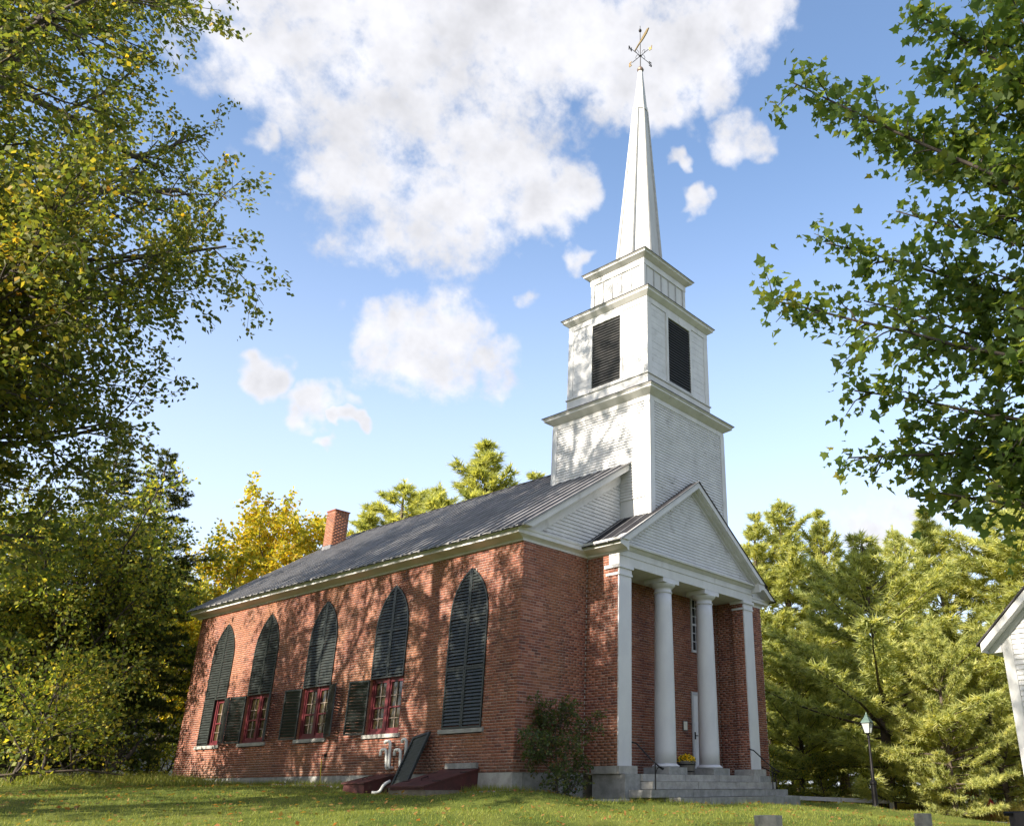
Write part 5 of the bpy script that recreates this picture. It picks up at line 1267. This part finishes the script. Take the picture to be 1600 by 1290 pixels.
# ------------------------------------------------------------------ lamp post
lx, ly = at(1366, 29); lz = g1(lx, ly) - .02
dlt = pixdir(1350, 1112); lh = CAM[2] + dlt[2] / math.hypot(dlt[0], dlt[1]) * 29 - lz
lp = thing('lamp_post', 'black lamp post with glass lantern at the lawn edge', 'lamp post', (lx, ly, lz))
q = lh / 3.0
O('post', MB().lathe([(.13 * q, 0), (.13 * q, .12 * q), (.095 * q, .18 * q), (.09 * q, .78 * q), (.115 * q, .80 * q), (.115 * q, .86 * q), (.06 * q, .92 * q), (.042 * q, 1.6 * q), (.034 * q, 2.18 * q), (.06 * q, 2.20 * q), (.06 * q, 2.24 * q), (.03 * q, 2.27 * q), (.045 * q, 2.33 * q)], 12), IRON, lp)
O('ladder_bar', MB().tube([(-.2 * q, .05, 2.10 * q), (.2 * q, -.05, 2.10 * q)], .014 * q, 6), IRON, lp)
ln_ = MB(); b0, b1, h0, h1 = .085 * q, .15 * q, 2.34 * q, 2.66 * q
for sx in (-1, 1):
    for sy in (-1, 1): ln_.tube([(sx * b0, sy * b0, h0), (sx * b1, sy * b1, h1)], .014 * q, 5)
for r_, z_ in ((b0, h0), (b1, h1)):
    for a, c_ in (((-1, -1), (1, -1)), ((1, -1), (1, 1)), ((1, 1), (-1, 1)), ((-1, 1), (-1, -1))): ln_.tube([(a[0] * r_, a[1] * r_, z_), (c_[0] * r_, c_[1] * r_, z_)], .014 * q, 5)
O('lantern_frame', ln_, IRON, lp)
for a, c_ in (((-1, -1), (1, -1)), ((1, -1), (1, 1)), ((1, 1), (-1, 1)), ((-1, 1), (-1, -1))):
    O('pane', MB().add([(a[0] * b0 * .97, a[1] * b0 * .97, h0), (c_[0] * b0 * .97, c_[1] * b0 * .97, h0), (c_[0] * b1 * .97, c_[1] * b1 * .97, h1), (a[0] * b1 * .97, a[1] * b1 * .97, h1)], [(0, 1, 2, 3)]), LAMPGLASS, lp)
O('lantern_roof', MB().lathe([(b1 * 1.5, h1 + .01), (b1 * 1.45, h1 + .03 * q), (.075 * q, h1 + .20 * q), (.08 * q, h1 + .22 * q), (.03 * q, h1 + .27 * q), (.012 * q, 3.0 * q)], 4, ph=math.pi / 4), M('verdigris_lamp_roof', (.10, .16, .14), (.06, .09, .085), 9, .5, metal=.4), lp)
# ------------------------------------------------------------------ white board fence
fa, fb = np.array(at(1215, 35)), np.array(at(1391, 35)); fz = lambda f: -.36 - (.62 + .20 * f)
fpos = thing('board_fence', 'low white two-rail fence beside the road behind the lamp post', 'fence', (fa[0], fa[1], g1(*fa)))
fl = np.array(fpos.location); u_ = (fb - fa); 
for f in (0.0, .55, 1.0):
    p = fa + u_ * f; zt_ = -.36 - (16 + 9 * f) / 1312 * 35 + .20; O('post', MB().box(-.065, .065, -.065, .065, g1(*p) - .2, zt_), RAILWHITE, fpos, loc=(p[0] - fl[0], p[1] - fl[1], -fl[2]))
for off in (0, -.40):
    a = np.array([*fa, -.36 - 15 / 1312 * 35 + off + .10]) - fl; b = np.array([*fb, -.36 - 22 / 1312 * 35 + off + .12]) - fl
    nrm3 = Vector((-u_[1], u_[0], 0)).normalized(); O('rail', MB().bar(Vector(a) + nrm3 * .07, Vector(b) + nrm3 * .07, nrm3, .14, .05), RAILWHITE, fpos)
# ------------------------------------------------------------------ stone posts at the front of the lawn
def stone_post(px0, px1, top, D, label, mat, seed, slant=0.0):
    x0, y0 = at(px0, D); x1, y1 = at(px1, D); cx_, cy_ = (x0 + x1) / 2, (y0 + y1) / 2; wd = math.hypot(x1 - x0, y1 - y0); d = pixdir((px0 + px1) / 2, top); zt_ = CAM[2] + d[2] / math.hypot(d[0], d[1]) * D; zb = g1(cx_, cy_) - .15
    g = np.random.default_rng(seed); mbx = MB(); n = 10; h = zt_ - zb; zs_ = np.linspace(0, h, 7)
    prof = []
    for z_ in zs_:
        for k in range(n):
            t_ = 2 * math.pi * k / n; r_ = wd / 2 / max(abs(math.cos(t_)), abs(math.sin(t_))) ** .75 * (1.12 - .14 * z_ / h) * g.uniform(.95, 1.05); mbx.v.append((r_ * math.cos(t_), r_ * .9 * math.sin(t_), z_ + (slant * math.cos(t_) if z_ == zs_[-1] else 0)))
    for i in range(6):
        for k in range(n): mbx.f.append((i * n + k, i * n + (k + 1) % n, (i + 1) * n + (k + 1) % n, (i + 1) * n + k))
    mbx.f.append(tuple(6 * n + k for k in range(n)))
    return O('stone_post' if mat is LICHEN else 'weathered_post', mbx, mat, None, label, cat='post', group='posts along the front of the lawn', loc=(cx_, cy_, zb), rotz=YAW + .2)
stone_post(1178, 1217, 1273, 8, 'rough lichened granite post below the church steps', LICHEN, 1)
stone_post(1424, 1449, 1270, 9.5, 'tapered grey granite post below the lamp post', LICHEN, 2)
pw_ = stone_post(1572, 1598, 1268, 9, 'dark weathered post with iron rail at bottom right', WOOD, 3)
O('iron_rail', MB().tube([(-.14, 0, (CAM[2] - .215) - pw_.location.z), (1.6, -.2, (CAM[2] - .20) - pw_.location.z)], .02, 6).tube([(.03, 0, .1), (.03, 0, (CAM[2] - .215) - pw_.location.z)], .02, 6), IRON, pw_)
# ------------------------------------------------------------------ hydrant and guy-wire guards
hx_, hy_ = at(1545, 36); hz_ = g1(hx_, hy_)
hy = thing('fire_hydrant', 'red fire hydrant across the road', 'hydrant', (hx_, hy_, hz_))
O('barrel', MB().lathe([(.17, 0), (.17, .05), (.12, .07), (.12, .52), (.15, .54), (.15, .58), (.12, .62), (.07, .70), (.03, .74), (.03, .80)], 14), HYD, hy)
for a in (0, 2.1, 4.2): O('outlet_cap', MB().tube([(.1 * math.cos(a), .1 * math.sin(a), .42), (.2 * math.cos(a), .2 * math.sin(a), .42)], [.06, .055], 10), HYD, hy)
for px, pt, px2, pb, lab in ((1494, 1205, 1514, 1275, 'white guy-wire guard leaning left, left of the hydrant'), (1520, 1200, 1543, 1264, 'white guy-wire guard leaning left, just above the hydrant')):
    x, y = at(px2, 36.3); x2, y2 = at(px, 36.3); d = pixdir(px, pt); zt_ = CAM[2] + d[2] / math.hypot(d[0], d[1]) * 36.3; z0 = g1(x, y)
    gw = thing('guy_wire_guard', lab, 'guy wire', (x, y, z0), 0, 'guy wire guards across the road'); e = Vector((x2 - x, y2 - y, zt_ - z0))
    O('guard', MB().tube([(0, 0, 0), tuple(e)], .045, 7), RAILWHITE, gw); O('wire', MB().tube([tuple(e), tuple(e * 3.0)], .008, 4), IRON, gw)
# ------------------------------------------------------------------ neighbouring white house at the right edge
NA = R(-97); nx_, ny_ = at(1607, 20); nz_ = g1(nx_, ny_)
nh = thing('clapboard_house', 'white clapboard house whose gable corner enters at the right edge', 'house', (nx_, ny_, nz_), NA)
hE = (CAM[2] + pixdir(1566, 985)[2] / math.hypot(*pixdir(1566, 985)[:2]) * 20) - nz_     # eave height
WH, DH, SL = 8.0, 9.0, .88
O('wall', MB().prism([(0, -.4), (WH, -.4), (WH, hE), (WH / 2, hE + SL * WH / 2), (0, hE)], 'y', 0, DH), WHITE, nh)
O('corner_board', MB().box(-.025, .19, -.03, .19, -.3, hE + .05), WHITE, nh)
z = .15
while z < hE + 1.6:
    a0, b0 = (.195, 5.2) if z < hE else (max(.195, (z - hE) / SL + .25), 5.2)
    zt_ = z + .105; a1 = .195 if zt_ < hE + .1 else max(.195, (zt_ - hE) / SL + .22)
    if z > hE - .1: a0 = max(a0, (z - hE) / SL + .25)
    O('clapboard', MB().hexa(clap_board(a0, b0, max(a1, a0), b0, z, zt_, 'y', -.001, -1)), CLAP, nh); z = zt_
O('frieze_rake', MB().prism([(-.30, hE - .30 * SL - .02), (WH / 2, hE + SL * WH / 2 - .02), (WH / 2, hE + SL * WH / 2 - .26), (.10, hE - .16), (-.30, hE - .30 * SL - .17)], 'y', -.05, -.026), WHITE, nh)
O('rake_fascia', MB().prism([(-.34, hE - .34 * SL + .03), (WH / 2, hE + SL * WH / 2 + .03), (WH / 2, hE + SL * WH / 2 - .15), (-.34, hE - .34 * SL - .14)], 'y', -.36, -.33), WHITE, nh)
O('rake_soffit', MB().prism([(-.33, hE - .33 * SL - .08), (WH / 2, hE + SL * WH / 2 - .08), (WH / 2, hE + SL * WH / 2 - .11), (-.33, hE - .33 * SL - .11)], 'y', -.329, -.051), WHITE, nh)
O('eave_return', MB().prism([(-.331, hE - .34 * SL - .13), (-.027, hE - .34 * SL - .13), (-.027, hE - .12), (-.331, hE - .33 * SL - .12)], 'y', -.049, -.02), WHITE, nh)
O('eave_soffit', MB().box(-.33, -.026, -.05, DH, hE - .34 * SL - .15, hE - .34 * SL - .12).box(-.36, -.331, -.33, DH, hE - .34 * SL - .15, hE - .34 * SL + .02), WHITE, nh)
O('roof', MB().prism([(-.42, hE - .42 * SL + .05), (WH / 2, hE + SL * WH / 2 + .05), (WH + .42, hE - .42 * SL + .05), (WH + .42, hE - .42 * SL + .09), (WH / 2, hE + SL * WH / 2 + .09), (-.42, hE - .42 * SL + .09)], 'y', -.40, DH + .3), ROOFEDGE, nh)
# ------------------------------------------------------------------ pale house half hidden behind the left thicket
bx, by = at(190, 58); bz = g1(bx, by) - .2
bh = thing('pale_house', 'pale house glimpsed through the thicket left of the church', 'house', (bx, by, bz), R(-8))
O('wall', MB().box(-5, 5, 0, 7, 0, 3.4), WHITE, bh)
O('roof', MB().prism([(-.5, 3.35), (3.5, 6.2), (7.5, 3.35), (7.5, 3.45), (3.5, 6.35), (-.5, 3.45)], 'x', -5.3, 5.3), ROOF, bh)
for wx in (-3.6, -1.2, 1.2, 3.6):
    wf = O('window', MB().box(wx - .5, wx + .5, -.05, -.002, 1.0, 2.5), RAILWHITE, bh); O('pane', MB().box(wx - .42, wx + .42, -.06, -.0505, 1.08, 1.72), GLASSD, wf); O('pane', MB().box(wx - .42, wx + .42, -.06, -.0505, 1.78, 2.42), GLASSD, wf)
